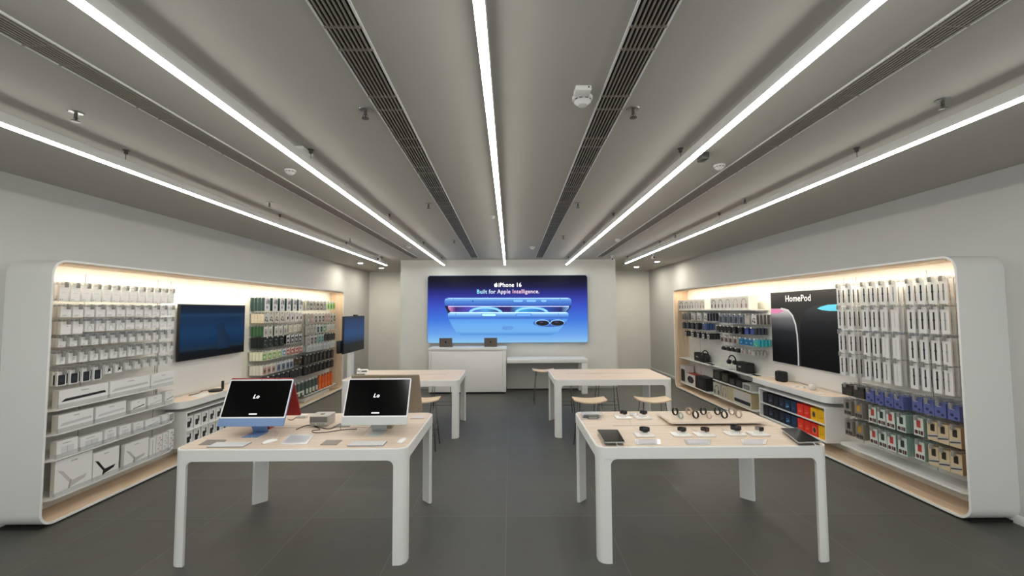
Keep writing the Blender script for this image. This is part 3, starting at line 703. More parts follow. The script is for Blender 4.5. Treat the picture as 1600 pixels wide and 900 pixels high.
kGn2 = kind('adapter_package', 'green-edged pack, dark plug', 'case pack', .10, .18, .06, K('#8ea89c'), P_icons('#2c3a34', '#5c2c34'), face=K('#cdd8d0'))
kTan = kind('adapter_package', 'tan striped pack', 'case pack', .105, .185, .06, K('#a48a68'), P_band('#2c2430'), face=K('#d0bc9a'))
Z7 = lambda *px: [1300 + p / 5 for p in px]
GD = 'packs in the lower hook rows of the right wall'
hang_row('right', Z7(115, 205, 295, 370, 445, 520), .97, [kCam, kCam] + [kPur] * 4, 'fifth', 'right wall, left half', GD, 2, gap=.055)
hang_row('right', Z7(665, 755, 845, 950), .995, kPur, 'fifth', 'right wall, right half', GD, 2, gap=.055)
for z, rn, dx in ((.785, 'sixth', 0), (.545, 'seventh', 10)):
    hang_row('right', Z7(*[p + dx for p in (120, 205, 315, 385, 455, 540)]), z, [kGr, kGry, kRd, kGn2, kRd, kGn2], rn, 'right wall, left half', GD, 2, gap=.065)
    hang_row('right', Z7(*[p + dx for p in (675, 785, 865, 960)]), z + .015, [kRd, kTan, kTan, kTan], rn, 'right wall, right half', GD, 2, gap=.065)
shelf('right', 3.84, 5.34, .235, 'long empty white shelf at the bottom of the near right wall', th=.02)

# ---------------------------------------------------------------- right wall, middle: poster and things on the ledge
yn, yf = 5.52, 6.94; zc0, zc1 = 1.05, 2.168; Lp = yf - yn
t = empty('speaker_poster', (4.325, (yn + yf) / 2, zc0), -PI / 2)
tag(t, 'large black poster of two rounded speakers on the right wall above the ledge', 'poster')
obj('poster_board', MB().box(-Lp / 2, Lp / 2, 0, .03, 0, zc1 - zc0, M('#101011', .6)), t)
Hp = zc1 - zc0
def poster_shape(name, pts, m, k): return obj(name, MB().prism(pts, 'y', -.001 - k * .0008, -.0005 - k * .0008, m), t)
# picture x runs from the far edge (-Lp/2) to the near edge (+Lp/2)
def PX(u): return -Lp / 2 + u * Lp
def PZ(v): return v * Hp
PGL = ramp_screen('printed_light_speaker', 'Z', [(0, '#0c0c0f'), (.25, '#15161a'), (.50, '#2e3036'), (.70, '#6e7078'), (.80, '#b4b6be'), (.86, '#d8d8dc')], 0, True)
PGD = ramp_screen('printed_dark_speaker', 'Z', [(0, '#0c0c0e'), (.40, '#131417'), (.65, '#26282c'), (.90, '#3e4046')], 0, True)
L1 = [(0, 0), (.42, 0), (.425, .12), (.42, .40), (.40, .55), (.36, .66), (.29, .735), (.18, .765), (0, .765)]
poster_shape('left_speaker_picture', [(PX(u), PZ(v)) for u, v in L1], PGL, 0)
rim = [(.445, 0), (.447, .12), (.442, .40), (.42, .56), (.375, .68), (.30, .755), (.18, .78), (.18, .765), (.29, .735), (.36, .66), (.40, .55), (.42, .40), (.425, .12), (.42, 0)]
poster_shape('speaker_highlight', [(PX(u), PZ(v)) for u, v in rim], M('#d4d6dc', .6), 0)
R1 = [(.475, 0), (.47, .12), (.475, .42), (.49, .56), (.53, .68), (.60, .755), (.70, .80), (1, .82), (1, 0)]
poster_shape('right_speaker_picture', [(PX(u), PZ(v)) for u, v in R1], PGD, 1)
poster_shape('pink_glow_top', [(PX(u), PZ(v)) for u, v in ((0, .76), (0, .70), (.08, .69), (.18, .71), (.23, .735), (.17, .757), (.08, .765))], M('#d884b8', .6), 1)
poster_shape('blue_glow_top', [(PX(u), PZ(v)) for u, v in ((1, .815), (.88, .81), (.78, .785), (.74, .765), (.80, .745), (.9, .735), (1, .735))], M('#62d0f4', .6), 2)
obj('poster_text', text_mesh('HomePod', .135, M('#f4f4f4', .5), bold=.0015, spacing=1.03), t, (PX(.46), -.0035, PZ(.865)))

def put_xy(px, py, z): p = at(px, py, z=z); return p.x, p.y
ZLd = .772
x, y = 4.22, yat('right', 1215, 4.2)
t = empty('cube_speaker', (x, y, ZLd), -PI / 2 + .25); tag(t, 'black rounded square speaker standing on the right oak ledge', 'speaker')
obj('speaker_body', MB().box(-.085, .085, -.05, .05, 0, .165, M('#131314', .7), .028), t)
obj('cloth_grille', MB().prism(rr(-.062, .062, .022, .143, .02, 4), 'y', -.052, -.0495, M('#1e1e1f', .9)), t)
x, y = 4.2, yat('right', 1262, 4.18)
sp = MB().lathe([(.03, .0), (.042, .012), (.048, .035), (.047, .055), (.038, .075), (.02, .084), (.001, .085)], M('#dcdad6', .9, noise=.08, nscale=120), seg=24)
t = empty('round_speaker', (x, y, ZLd)); tag(t, 'small white round mesh speaker on the right oak ledge', 'speaker')
obj('mesh_body', sp, t); obj('touch_top', MB().lathe([(.018, .084), (.018, .0865), (.001, .087)], M('#c9c9c9', .3), seg=16), t)
def flat_card(name, corners, z, label, cat, m, th=.003, group=None, pic=None, marks=None):
    """a flat thing lying on a surface, corners given as photo pixels on that surface"""
    P4 = [at(px, py, z=z) for px, py in corners]; c = sum(P4, Vector()) / 4
    mb = MB().prism([(p.x - c.x, p.y - c.y) for p in P4], 'z', .0005, th, m)
    o = obj(name, mb, None, (c.x, c.y, z)); tag(o, label, cat, group)
    if pic:
        q = MB(); q.poly([((p.x - c.x) * .8, (p.y - c.y) * .7, th + .0004) for p in P4], pic); obj('printed_text', q, o)
    return o
def block(name, side, px, dx, wy, wx, h, z, label, cat, m):
    pass
for i, (a, dy) in enumerate(((1240, 0), (1246, .04))):
    yy = yat('right', a, 4.16)
    o = obj('leaflet', MB().box(-.06, .06, -.045, .045, .0005, .003, CARD), None, (4.15 + .05 * i, yy, ZLd + i * .004), (0, 0, .4 + i * .5))
    tag(o, ('lower' if i == 0 else 'upper') + ' white leaflet of the pair lying on the right oak ledge', 'leaflet'); obj('printed_text', MB().box(-.04, .04, -.03, .0, .003, .0034, K('#8a8a8e')), o)
o = obj('price_card', MB().box(-.05, .05, -.03, .03, .0005, .006, M('#e9e4dc', .3)), None, (4.14, yat('right', 1277, 4.14), ZLd), (0, 0, PI / 2)); tag(o, 'small white price card near the right end of the right oak ledge', 'price card')
ys_ = yat('right', 1222, 4.2); tag(obj('power_cable', MB().tube([(4.26, ys_, ZLd + .02), (4.32, ys_ - .15, ZLd + .035), (4.33, ys_ - .3, ZLd + .02), (4.36, ys_ - .42, ZLd + .005)], .003, DSTEEL)), 'thin grey power cable behind the black square speaker', 'cable')
# left ledge
t = empty('leaflet_stack', (-4.2, yat('left', 318, -4.2), .770), .3); tag(t, 'white printed leaflets lying on the left oak ledge', 'leaflet')
obj('sheet', MB().box(-.07, .07, -.12, .05, .0005, .004, CARD), t); obj('sheet', MB().box(-.05, .09, -.02, .14, .0045, .008, CARD), t, (0, 0, 0), (0, 0, .3))
t = empty('wireless_charger', (-4.2, yat('left', 341, -4.2), .770)); tag(t, 'black round charging puck with raised stand on the left oak ledge', 'charger')
obj('puck', MB().lathe([(.05, 0), (.085, .003), (.09, .02), (.075, .03), (.02, .034), (.001, .034)], M('#1b1b1c', .5), seg=24), t)
obj('cord', MB().tube([(-.08, 0, .02), (-.1, -.12, .03), (-.07, -.24, .02), (-.13, -.33, .01)], .006, BLACK), t)
obj('upright_holder', MB().box(-.015, .01, .13, .165, 0, .125, M('#242426', .4), .006), t)

# ---------------------------------------------------------------- right wall, far module: headphones and speakers
ZX = lambda *px: [1040 + p / 8.18 for p in px]
shelf('right', 7.10, 10.24, 1.90, 'long top white shelf of headphone boxes at the far right wall', th=.022)
def hp_boxes(pairs, h, rng):
    for i, (a, b_, c, nm) in enumerate(pairs):
        y1, y0 = yat('right', 1040 + a / 8.18), yat('right', 1040 + b_ / 8.18)
        k = kind('headphone_box', '', 'headphone box', y1 - y0 - .006, h, .16, K('#dedad4'), P_head(c), tab=False)
        o = build_pkg(k); o.location = (4.12, (y0 + y1) / 2, 1.90); o.rotation_euler = (0, 0, -PI / 2)
        tag(o, f'white box with {nm} headphones picture, {ORD[i]} from left in the {rng} top group', 'headphone box', 'headphone boxes on the top right shelf')
hp_boxes([(165, 232, '#1c1c20', 'black'), (234, 294, '#2a2c3c', 'navy'), (296, 358, '#3c4048', 'dark grey'), (360, 428, '#a8a49e', 'silver'), (430, 495, '#b4726c', 'red')], .215, 'left')
hp_boxes([(570, 653, '#18181c', 'black'), (655, 743, '#3a3a42', 'dark'), (745, 838, '#8c8c90', 'grey'), (840, 938, '#b8a89e', 'beige'), (940, 1055, '#a47c7c', 'pink')], .235, 'right')
pF = 'far right wall'; GF = 'packs on the far right wall'
kF1 = kind('earphone_package', 'grey earphone pack', 'earphone pack', .14, .155, .04, K('#8e8b86'), P_bud('#232323'))
kF2 = kind('earphone_package', 'white earphone pack', 'earphone pack', .145, .155, .04, K('#dfddd8'), P_bud('#0d0d0f'))
kF3 = kind('earphone_package', 'dark blue pack', 'earphone pack', .14, .15, .04, K('#2e3042'), P_phone('#3a3e58', '#1e2030'))
kF4 = kind('earphone_package', 'blue-grey pack', 'earphone pack', .125, .16, .04, K('#8e949e'), P_phone('#3c4454', '#1c2230'))
kF5 = kind('earphone_package', 'light grey pack', 'earphone pack', .15, .16, .04, K('#b4b0aa'), P_card('#c8b8b0'))
kF6 = kind('earphone_package', 'dark grey pack', 'earphone pack', .13, .15, .04, K('#4a4946'), P_phone('#6a6864', '#36342f'))
kF7 = kind('charger_package', 'black pack', 'charger pack', .12, .12, .04, K('#19191b'), lambda W, Hh: [(ell(0, Hh * .18, W * .14, Hh * .08, 8), K('#b8b8b4'))])
kF8 = kind('phone_grip_package', 'dark grey pack', 'charger pack', .135, .14, .04, K('#2c2f36'), P_phone('#444a56'))
kF9 = kind('phone_grip_package', 'blue and violet pack', 'charger pack', .2, .13, .05, K('#34507e'), P_two('#7a4488'))
kF10 = kind('charger_package', 'royal blue pack', 'charger pack', .12, .11, .04, K('#28366c'), P_phone('#3c50a0'))
kF11 = kind('charger_package', 'white pack, brown picture', 'charger pack', .11, .11, .04, K('#c4beb6'), P_phone('#6a4c40', '#241c1a'))
kF12 = kind('charger_package', 'bright blue pack', 'charger pack', .12, .11, .04, K('#2a86b8'), P_phone('#16507c', '#54b0d8'))
kF13 = kind('charger_package', 'teal pack', 'charger pack', .13, .11, .04, K('#3aa4b0'), P_two('#9cdc3c'))
kF14 = kind('charger_package', 'black and white pack', 'charger pack', .12, .12, .04, K('#232325'), P_phone('#c8c8c8', '#3a3a3a'))
kF15 = kind('charger_package', 'flat grey pack', 'charger pack', .15, .07, .04, K('#a8a6a2'), lambda W, Hh: [rect(-W * .2, W * .05, Hh * .2, Hh * .7, K('#a84050'))])
kF16 = kind('charger_package', 'flat black pack', 'charger pack', .12, .065, .04, K('#1b1b1b'), P_lines('#777777'))
kF2d = dict(kF2, body=K('#2e3042'), face=K('#dfddd8'), proto=None); kF2e = dict(kF2, body=K('#4a4946'), face=K('#dfddd8'), proto=None)
kF10e = dict(kF10, body=K('#3c3b38'), face=K('#28366c'), proto=None)
hang_row('right', ZX(228, 276, 345, 427, 512), 1.815, [kF1, kF1, kF2, kF2, kF2d], 'top', 'far right end', GF, 1, tip='white', near=3, gap=.06)
hang_row('right', ZX(705, 770, 835, 900, 965, 1040, 1130), 1.80, [kF4] * 5 + [kF5, kF2e], 'top', 'far right wall', GF, 1, tip='white', near=3, gap=.06)
hang_row('right', ZX(230, 280, 340, 395, 500), 1.60, [kF8, kF8, kF8, kF8, kF9], 'second', 'far right end', GF, 1, tip='white', near=2, gap=.06)
hang_row('right', ZX(670, 715, 762, 810, 870, 950, 1035, 1110), 1.575, [kF7] * 6 + [kF10, kF10e], 'second', 'far right wall', GF, 1, tip='white', near=3, gap=.06)
hang_row('right', ZX(255, 345, 412, 480, 545), 1.40, [kF14] * 5, 'third', 'far right end', GF, 1, tip='white', near=3, gap=.06)
hang_row('right', ZX(722, 775, 830, 890, 965, 1035, 1095, 1150), 1.385, [kF11] * 4 + [kF12] * 3 + [kF13], 'third', 'far right wall', GF, 1, tip='white', near=3, gap=.06)
hang_row('right', ZX(735, 790, 850, 910, 990, 1090), 1.185, [kF16] * 4 + [kF15] * 2, 'fourth', 'far right wall', GF, 1, tip='white', near=3, gap=.06)
shelf('right', 8.75, 10.26, .75, 'white middle shelf with a speaker at the far end of right wall')
shelf('right', 7.13, 8.62, .762, 'white middle shelf with headphones on a stand, right wall')
shelf('right', 8.75, 10.26, .168, 'lowest white shelf of boxed speakers at the far end of right wall')
shelf('right', 7.13, 8.62, .49, 'white shelf of dark speaker boxes left of the right ledge')
shelf('right', 7.13, 8.62, .185, 'lowest white shelf with the soundbar box, right wall')
def big_speaker(y, z, w, h, lab):
    t = empty('box_speaker', (4.17, y, z), -PI / 2); tag(t, lab, 'speaker')
    obj('speaker_cabinet', MB().box(-w / 2, w / 2, 0, .14, .004, h, M('#161616', .6), .012), t)
    obj('speaker_grille', MB().box(-w / 2 + .015, w / 2 - .015, -.004, .002, .02, h - .015, M('#232322', .95)), t)
    obj('badge', MB().box(-w * .25, -w * .02, -.006, -.003, h * .45, h * .6, M('#b8b4aa', .4, .5)), t)
    obj('top_panel', MB().box(-w * .3, w * .3, .05, .1, h, h + .004, M('#3a3a38', .4, .4)), t)
big_speaker(9.35, .75, .44, .19, 'black box speaker on the far middle shelf of right wall')
big_speaker(7.62, .762, .36, .185, 'black box speaker on the middle shelf right of the headphones')
def headphones(y, z, lab):
    t = empty('headphones', (4.2, y, z), -PI / 2 + .3); tag(t, lab, 'headphones')
    obj('headband', MB().tube([(.085 * math.cos(a), 0, .17 + .095 * math.sin(a)) for a in [PI * i / 12 for i in range(13)]], .012, BLACK, 8), t)
    for s in (-1, 1):
        e = MB().lathe([(.02, -.03), (.042, -.026), (.045, 0), (.042, .02), (.02, .024)], M('#1a1a1a', .5), seg=18)
        me = e.mesh('ear_cup'); me.transform(Matrix.Rotation(PI / 2, 4, 'Y') @ Matrix.Diagonal((1, 1, 1, 1))); me.transform(Matrix.Translation((s * .07, 0, .14)))
        obj('ear_cup', me, t)
    obj('display_stand', MB().tube([(0, 0, .006), (0, 0, .255)], .006, CLEAR, 8).lathe([(.001, 0), (.05, 0), (.05, .006), (.001, .007)], CLEAR), t)
headphones(yat('right', 1098, 4.17), .75, 'black headphones standing right of the speaker on the far middle shelf')
headphones(yat('right', 1139, 4.17), .762, 'black headphones on a clear stand, left of the second box speaker')
for y, z, lab in ((yat('right', 1107, 4.2), .75, 'thin black price screen on the far middle shelf'), (yat('right', 1176, 4.2), .762, 'thin black price screen right of the second box speaker')):
    o = obj('price_screen', MB().box(-.1, .1, -.03, .03, 0, .012, GLOSSB, .003), None, (4.22, y, z), (0, 0, PI / 2)); tag(o, lab, 'price screen')
XB2 = 4.13
on_shelf('right', [
    (1063.5, 1071, .40, .2, 'speaker_box', 'tall white box with black tower picture, far left of lowest shelf', 'box', K('#d6d4d0'), P_phone('#18181a')),
    (1072, 1086.5, .25, .2, 'speaker_box', 'white box with black speaker picture and red top, lowest far shelf', 'box', K('#b43c34'), lambda W, Hh: [rect(-W * .5, W * .5, 0, Hh, K('#dcd8d2'))] + P_squares('#141416')(W, Hh)),
    (1087, 1103, .27, .2, 'speaker_box', 'big black speaker box at the right end of lowest far shelf', 'box', K('#17171a'), P_squares('#2e2e32'))], .168, 'speaker boxes on the lowest far shelf', XB2)
on_shelf('right', [
    (1114, 1125.5, .19, .18, 'speaker_box', 'dark box, first from left on the shelf above the soundbar', 'box', K('#24241f'), P_squares('#4a483c')),
    (1127, 1137.5, .17, .18, 'speaker_box', 'dark box with gold picture, second on the shelf above the soundbar', 'box', K('#232019'), P_squares('#5c5234')),
    (1139, 1148, .12, .18, 'speaker_box', 'small dark box, third on the shelf above the soundbar', 'box', K('#201f1c'), P_squares('#48463e')),
    (1149, 1159, .12, .18, 'speaker_box', 'small dark box, fourth on the shelf above the soundbar', 'box', K('#1c1b19'), P_squares('#3c3a34')),
    (1160, 1173, .11, .2, 'speaker_box', 'pale box with grey oval picture above the soundbar', 'box', K('#b9b7b0'), P_phone('#6e6e6c', '#8c8c8a'))], .49, 'boxes on the shelf above the soundbar', XB2)
on_shelf('right', [
    (1114.5, 1125.5, .245, .1, 'headphone_box', 'white box with black headphones picture beside the soundbar', 'headphone box', K('#c4bcb0'), P_head('#161616')),
    (1127, 1136.5, .24, .1, 'headphone_box', 'cream box with pale headphones picture beside the soundbar', 'headphone box', K('#c0b4a0'), P_head('#8a7c70')),
    (1137, 1174, .26, .16, 'soundbar_box', 'long cream box with dark soundbar picture on the lowest shelf', 'box', K('#bcae88'), lambda W, Hh: [rrect(-W * .2, W * .46, Hh * .14, Hh * .38, .01, K('#232128')), rect(-W * .24, W * .49, Hh * .05, Hh * .95, K('#c9c4bc'))][::-1])], .185, 'boxes on the lowest shelf left of the right ledge', XB2)

# ================================================================ TABLES
TW, TD, TH = 1.775, 1.12, .862
def table(cx, cy, label):
    t = empty('display_table', (cx, cy, 0)); tag(t, label, 'table', 'white display tables with oak tops')
    a, b = TW / 2, TD / 2; r = .085
    o = rr(-a, a, -b, b, r, 8); i = rr(-a + .03, a - .03, -b + .03, b - .03, r - .03, 8)
    m = MB().ring(o, i, 'z', .772, .853, WHITE)
    o2 = rr(-a + .004, a - .004, -b + .004, b - .004, r - .004, 8); i2 = rr(-a + .014, a - .014, -b + .014, b - .014, r - .014, 8)
    m.loft([[(x, y, .853) for x, y in o], [(x, y, .8585) for x, y in rr(-a + .0015, a - .0015, -b + .0015, b - .0015, r, 8)], [(x, y, .8605) for x, y in o2], [(x, y, .8605) for x, y in i2]], WHITE, caps=False)
    obj('apron_frame', m, t)
    obj('oak_tabletop', MB().prism(rr(-a + .014, a - .014, -b + .014, b - .014, r - .014, 8), 'z', .82, .862, OAK), t)
    obj('cable_slot', MB().box(-.62, .62, .02, .028, .8621, .8626, M('#6b5848', .7)), t)
    for sx in (-1, 1):
        for sy in (-1, 1):
            secs = []
            for k in range(8):
                z = 0 if k == 0 else .722 + .05 * (k - 1) / 6; q = (k - 1) / 6 if k else 0
                e = .05 * (1 - math.sqrt(max(0, 1 - q * q))); w_ = .1 + e; rr_ = .065
                sec = [(-w_, 0)] + [(-rr_ + rr_ * math.cos(PI / 2 - PI / 2 * j / 6), -rr_ + rr_ * math.sin(PI / 2 - PI / 2 * j / 6)) for j in range(7)] + [(0, -w_), (-.022, -w_ - .0), (-w_, -.022)]
                # leg corner = outer corner of the table pulled in by the corner radius difference
                secs.append([(sx * (a - .006 + x), sy * (b - .006 + y), z) for x, y in sec])
            obj('leg', MB().loft(secs, WHITE, smooth=False), t)
    return t
YT = 3.235 + TD / 2
table(-1.672, YT, 'white table with oak top carrying desktop computers, front left')
table(1.540, YT, 'white table with oak top carrying watches, front right')
YM = 6.34 + TD / 2
table(-1.66, YM, 'empty white table with oak top behind the computer table')
table(1.545, YM, 'empty white table with oak top behind the watch table')
ZTB = .8625

# ================================================================ STOOLS
def make_stool(x, y, rz, label):
    t = empty('stool', (x, y, 0), rz); tag(t, label, 'stool', 'wooden stools with thin steel legs')
    secs = []; n = 12
    for i in range(n + 1):
        u = -1 + 2 * i / n; X_ = .225 * u; dep = .155 * (1 - .25 * abs(u) ** 3); z = .640 + .030 * u * u
        secs.append([(X_, -dep, z), (X_, -dep * .6, z - .004), (X_, dep * .6, z - .004), (X_, dep, z), (X_, dep, z + .016), (X_, dep * .6, z + .012), (X_, -dep * .6, z + .012), (X_, -dep, z + .016)])
    obj('seat', MB().loft(secs, STOOLW), t)
    for sx in (-1, 1):
        for sy in (-1, 1):
            obj('leg', MB().tube([(sx * .15, sy * .09, .640), (sx * .20, sy * .17, .0)], .0065, DSTEEL, 8), t)
    for sy in (-1, 1): obj('footrest', MB().tube([(-.185, sy * .145, .2), (.185, sy * .145, .2)], .005, DSTEEL, 8), t)
    for sx in (-1, 1): obj('side_rung', MB().tube([(sx * .178, -.135, .28), (sx * .178, .135, .28)], .005, DSTEEL, 8), t)
    return t
make_stool(1.09, 5.86, 0, 'left stool in front of the empty right table'); make_stool(1.96, 5.86, 0, 'right stool in front of the empty right table')
make_stool(-1.22, 5.95, 0, 'stool in front of the empty left table, behind the silver computer')
make_stool(.95, 7.75, 0, 'left stool beyond the empty right table, only legs showing'); make_stool(1.75, 7.75, 0, 'right stool beyond the empty right table, only legs showing')
make_stool(-1.25, 7.8, 0, 'stool beyond the empty left table, only legs showing'); make_stool(.68, 8.75, 0, 'farthest stool, beside the low white desk')

# ================================================================ BACK: SIGN, COUNTER, DESK
YS_ = 10.24
a = at(668, 430.5, y=YS_); b = at(919.5, 536, y=YS_); sx0, sx1 = a.x, b.x; sz1, sz0 = at(793, 430, y=YS_).z, at(793, 536, y=YS_).z
sc = ((sx0 + sx1) / 2, YS_, (sz0 + sz1) / 2); hw = (sx1 - sx0) / 2; hh = (sz1 - sz0) / 2
sign = empty('backlit_sign', sc); tag(sign, 'large glowing blue phone advertisement on the back wall', 'illuminated sign')
obj('sign_box', MB().prism(rr(-hw, hw, -hh, hh, .07, 6), 'y', 0, YW - YS_, M('#8aa0bc', .5)), sign)
SBG = ramp_screen('sign_sky', 'Z', [(-hh, '#8ec6ee'), (-hh * .75, '#6aa4ec'), (-hh * .3, '#3f74dc'), (hh * .1, '#3a50c4'), (hh * .42, '#2b2f90'), (hh * .66, '#151745'), (hh * .85, '#0a0c20'), (hh, '#070812')], 1.0)
obj('sign_picture', MB().prism(rr(-hw + .012, hw - .012, -hh + .012, hh - .012, .06, 6), 'y', -.004, 0, SBG), sign)
def sg(zx, zy):
    p = at(620 + zx / 3.75, 400 + zy / 3.75, y=YS_); return (p.x - sc[0], p.z - sc[2])
def sgp(name, pts, m, k): return obj(name, MB().prism([sg(*p) for p in pts], 'y', -.004 - .0012 * k, -.0036 - .0012 * (k - 1), m), sign)
E = lambda c, s=1.: M(c, .5, emit=s)
_, zz = sg(650, 250)
FR = ramp_screen('phone_edge_picture', 'Z', [(sg(650, 296)[1], '#2c4fa0'), (sg(650, 285)[1], '#3f6cc8'), (sg(650, 262)[1], '#5a90e0'), (sg(650, 252)[1], '#86bcf4'), (sg(650, 243)[1], '#3a62b4')], 1.)
FR2 = ramp_screen('phone_edge_picture', 'Z', [(sg(650, 367)[1], '#2a4c9c'), (sg(650, 360)[1], '#4478d0'), (sg(650, 345)[1], '#70aef0'), (sg(650, 336)[1], '#a6dcff'), (sg(650, 328)[1], '#4c80d0')], 1.)
BK = ramp_screen('phone_back_picture', 'Z', [(sg(650, 465)[1], '#4a8cd8'), (sg(650, 440)[1], '#74b2ee'), (sg(650, 400)[1], '#6aaef2'), (sg(650, 372)[1], '#5a9cec'), (sg(650, 362)[1], '#3c70c4')], 1.)
def cap(x0, x1, z0, z1, r, n=5): return rr(x0, x1, z0, z1, r, n)
sgp('upper_phone_shadow', [(285, 270), (1020, 270), (1018, 300), (985, 345), (305, 345), (284, 300)], E('#070914', .6), 1)
sgp('upper_phone_edge', cap(280, 1023, 243, 296, 22), FR, 2)
SCP = ramp_screen('phone_screen_picture', 'X', [(sg(305, 0)[0], '#e08ad0'), (sg(345, 0)[0], '#4a2c7c'), (sg(430, 0)[0], '#5a54c8'), (sg(520, 0)[0], '#5aa8ee'), (sg(600, 0)[0], '#2a2a70'), (sg(660, 0)[0], '#3a2a70'), (sg(730, 0)[0], '#4ab0ee'), (sg(860, 0)[0], '#2a58b8'), (sg(960, 0)[0], '#2a2c6a'), (sg(1005, 0)[0], '#8ab8f0')], .9)
sgp('phone_screen_picture', [(300, 292), (1010, 292), (1008, 306), (985, 333), (322, 333), (302, 308)], SCP, 3)
for cx in (520, 790):
    o_ = [(cx + 100 * math.cos(PI * i / 12), 333 - 36 * math.sin(PI * i / 12)) for i in range(13)]; i_ = [(cx + 82 * math.cos(PI * i / 12), 333 - 24 * math.sin(PI * i / 12)) for i in range(12, -1, -1)]
    arcm = MB()
    for j in range(12): arcm.prism([sg(*q) for q in (o_[j], o_[j + 1], i_[11 - j], i_[12 - j])], 'y', -.0094, -.0086, E('#7ab8f4', .9))
    obj('screen_arc', arcm, sign)
sgp('lower_phone_edge', cap(300, 1006, 328, 368, 16), FR2, 5)
sgp('lower_phone_back', [(303, 366), (1003, 366), (975, 410), (935, 452), (905, 463), (380, 463), (350, 452), (322, 405)], BK, 6)
sgp('edge_highlight', [(300, 246), (1004, 246), (1004, 249), (300, 249)], E('#b4dcff', 1.), 3)
sgp('edge_shadow', [(300, 289), (1004, 289), (1008, 295), (296, 295)], E('#1c3884', 1.), 3)
sgp('screen_border', [(303, 293), (1008, 293), (1008, 297), (303, 297)], E('#b8c4f4', 1.), 4)
sgp('edge_highlight', [(312, 330), (996, 330), (996, 334), (312, 334)], E('#c4eaff', 1.), 6)
sgp('edge_shadow', [(304, 362), (1002, 362), (1000, 367), (306, 367)], E('#2c5ab0', 1.), 7)
sgp('camera_plate', ell(895, 393, 97, 23, 24), E('#2a4f9c', 1.), 7)
for cx in (853, 941):
    sgp('lens_ring', ell(cx, 391, 43, 19, 20), E('#7eb0ea', 1.), 8); sgp('camera_lens', ell(cx, 393, 39, 16, 20), E('#05060c', .5), 9); sgp('lens_reflection', ell(cx - 6, 388, 12, 4, 10), E('#3c2c58', 1.), 10)
sgp('camera_flash', ell(897, 382, 7, 5, 10), E('#1c2c58', .8), 9)
for x0, x1 in ((680, 742), (757, 820), (842, 880)):
    sgp('phone_button', cap(x0, x1, 258, 273, 7), E('#2c4c98', 1.), 3); sgp('phone_button_face', cap(x0 + 3, x1 - 3, 257, 270, 6), E('#6aa0ea', 1.), 4)
for x0, x1, c in ((496, 584, '#9ed8fa'), (698, 790, '#5a94e0')):
    sgp('phone_button', cap(x0, x1, 336, 354, 8), E('#2c5098', 1.), 6); sgp('phone_button_face', cap(x0 + 3, x1 - 3, 338, 352, 7), E(c, 1.), 7)
sgp('back_mark', cap(618, 682, 411, 431, 9), E('#4c7cb8', 1.), 7); sgp('microphone_dot', ell(446, 264, 4, 4, 8), E('#101838'), 3)
for x_ in (330, 955): sgp('antenna_line', [(x_, 246), (x_ + 3, 246), (x_ + 3, 292), (x_, 292)], E('#3a5ea8'), 3)
for x_ in (345, 945): sgp('antenna_line', [(x_, 331), (x_ + 3, 331), (x_ + 3, 365), (x_, 365)], E('#3a6ab4'), 6)
TXT = M('#ffffff', .5, emit=1.1); u = (sg(101, 0)[0] - sg(0, 0)[0]) / 101
cx, cz = sg(663, 181); obj('headline_text', text_mesh('iPhone 16', 35 * u, TXT, bold=.15 * u, spacing=1.03, width=133 * u), sign, (cx, -.006, cz))
TX2 = ramp_screen('headline_colours', 'X', [(-185 * u, '#8af0ff'), (-120 * u, '#d8f4ff'), (-60 * u, '#ffffff'), (0, '#f4e0ff'), (50 * u, '#ffc4e4'), (110 * u, '#ffe4ee'), (185 * u, '#ffffff')], 1.1)
cx, cz = sg(652, 219); obj('headline_text', text_mesh('Built for Apple Intelligence.', 33 * u, TX2, bold=.3 * u, spacing=1.05, width=364 * u), sign, (cx, -.006, cz))
bd, lf = apple_pts(24 * u); cx, cz = sg(581, 171); mk = MB().prism([(cx + x, cz + z) for x, z in bd], 'y', -.008, -.006, TXT).prism([(cx + x, cz + z) for x, z in lf], 'y', -.008, -.006, TXT)
obj('fruit_mark', mk, sign)

CW = M('#f0efeb', .5)
t = empty('service_counter', (-.985, 9.70, 0)); tag(t, 'tall white service counter under the left part of the glowing sign', 'counter')
obj('counter_body', MB().box(-.885, .885, 0, .5, .04, .985, CW), t)
obj('front_panel', MB().box(-.83, .80, -.012, 0, .045, .95, CW, .003), t)
for x0, x1 in ((-.885, -.835), (.805, .885)): obj('side_post', MB().box(x0, x1, -.012, 0, .04, .985, CW, .003), t)
obj('counter_top', MB().box(-.895, .895, -.02, .52, .985, 1.045, CW, .008), t)
obj('toe_kick', MB().box(-.86, .86, .03, .48, 0, .04, M('#151515', .8)), t)
t = empty('low_desk', (.82, 9.70, 0)); tag(t, 'low white desk to the right of the service counter', 'desk')
obj('desk_top', MB().box(-.9, .94, -.1, .5, .70, .79, CW, .006), t)
obj('leg', MB().box(.80, .93, -.09, .04, 0, .70, CW, .004), t); obj('leg', MB().box(.80, .93, .36, .49, 0, .70, CW, .004), t)
obj('modesty_panel', MB().box(-.9, .80, .44, .46, .03, .70, M('#b9b8b4', .6)), t)
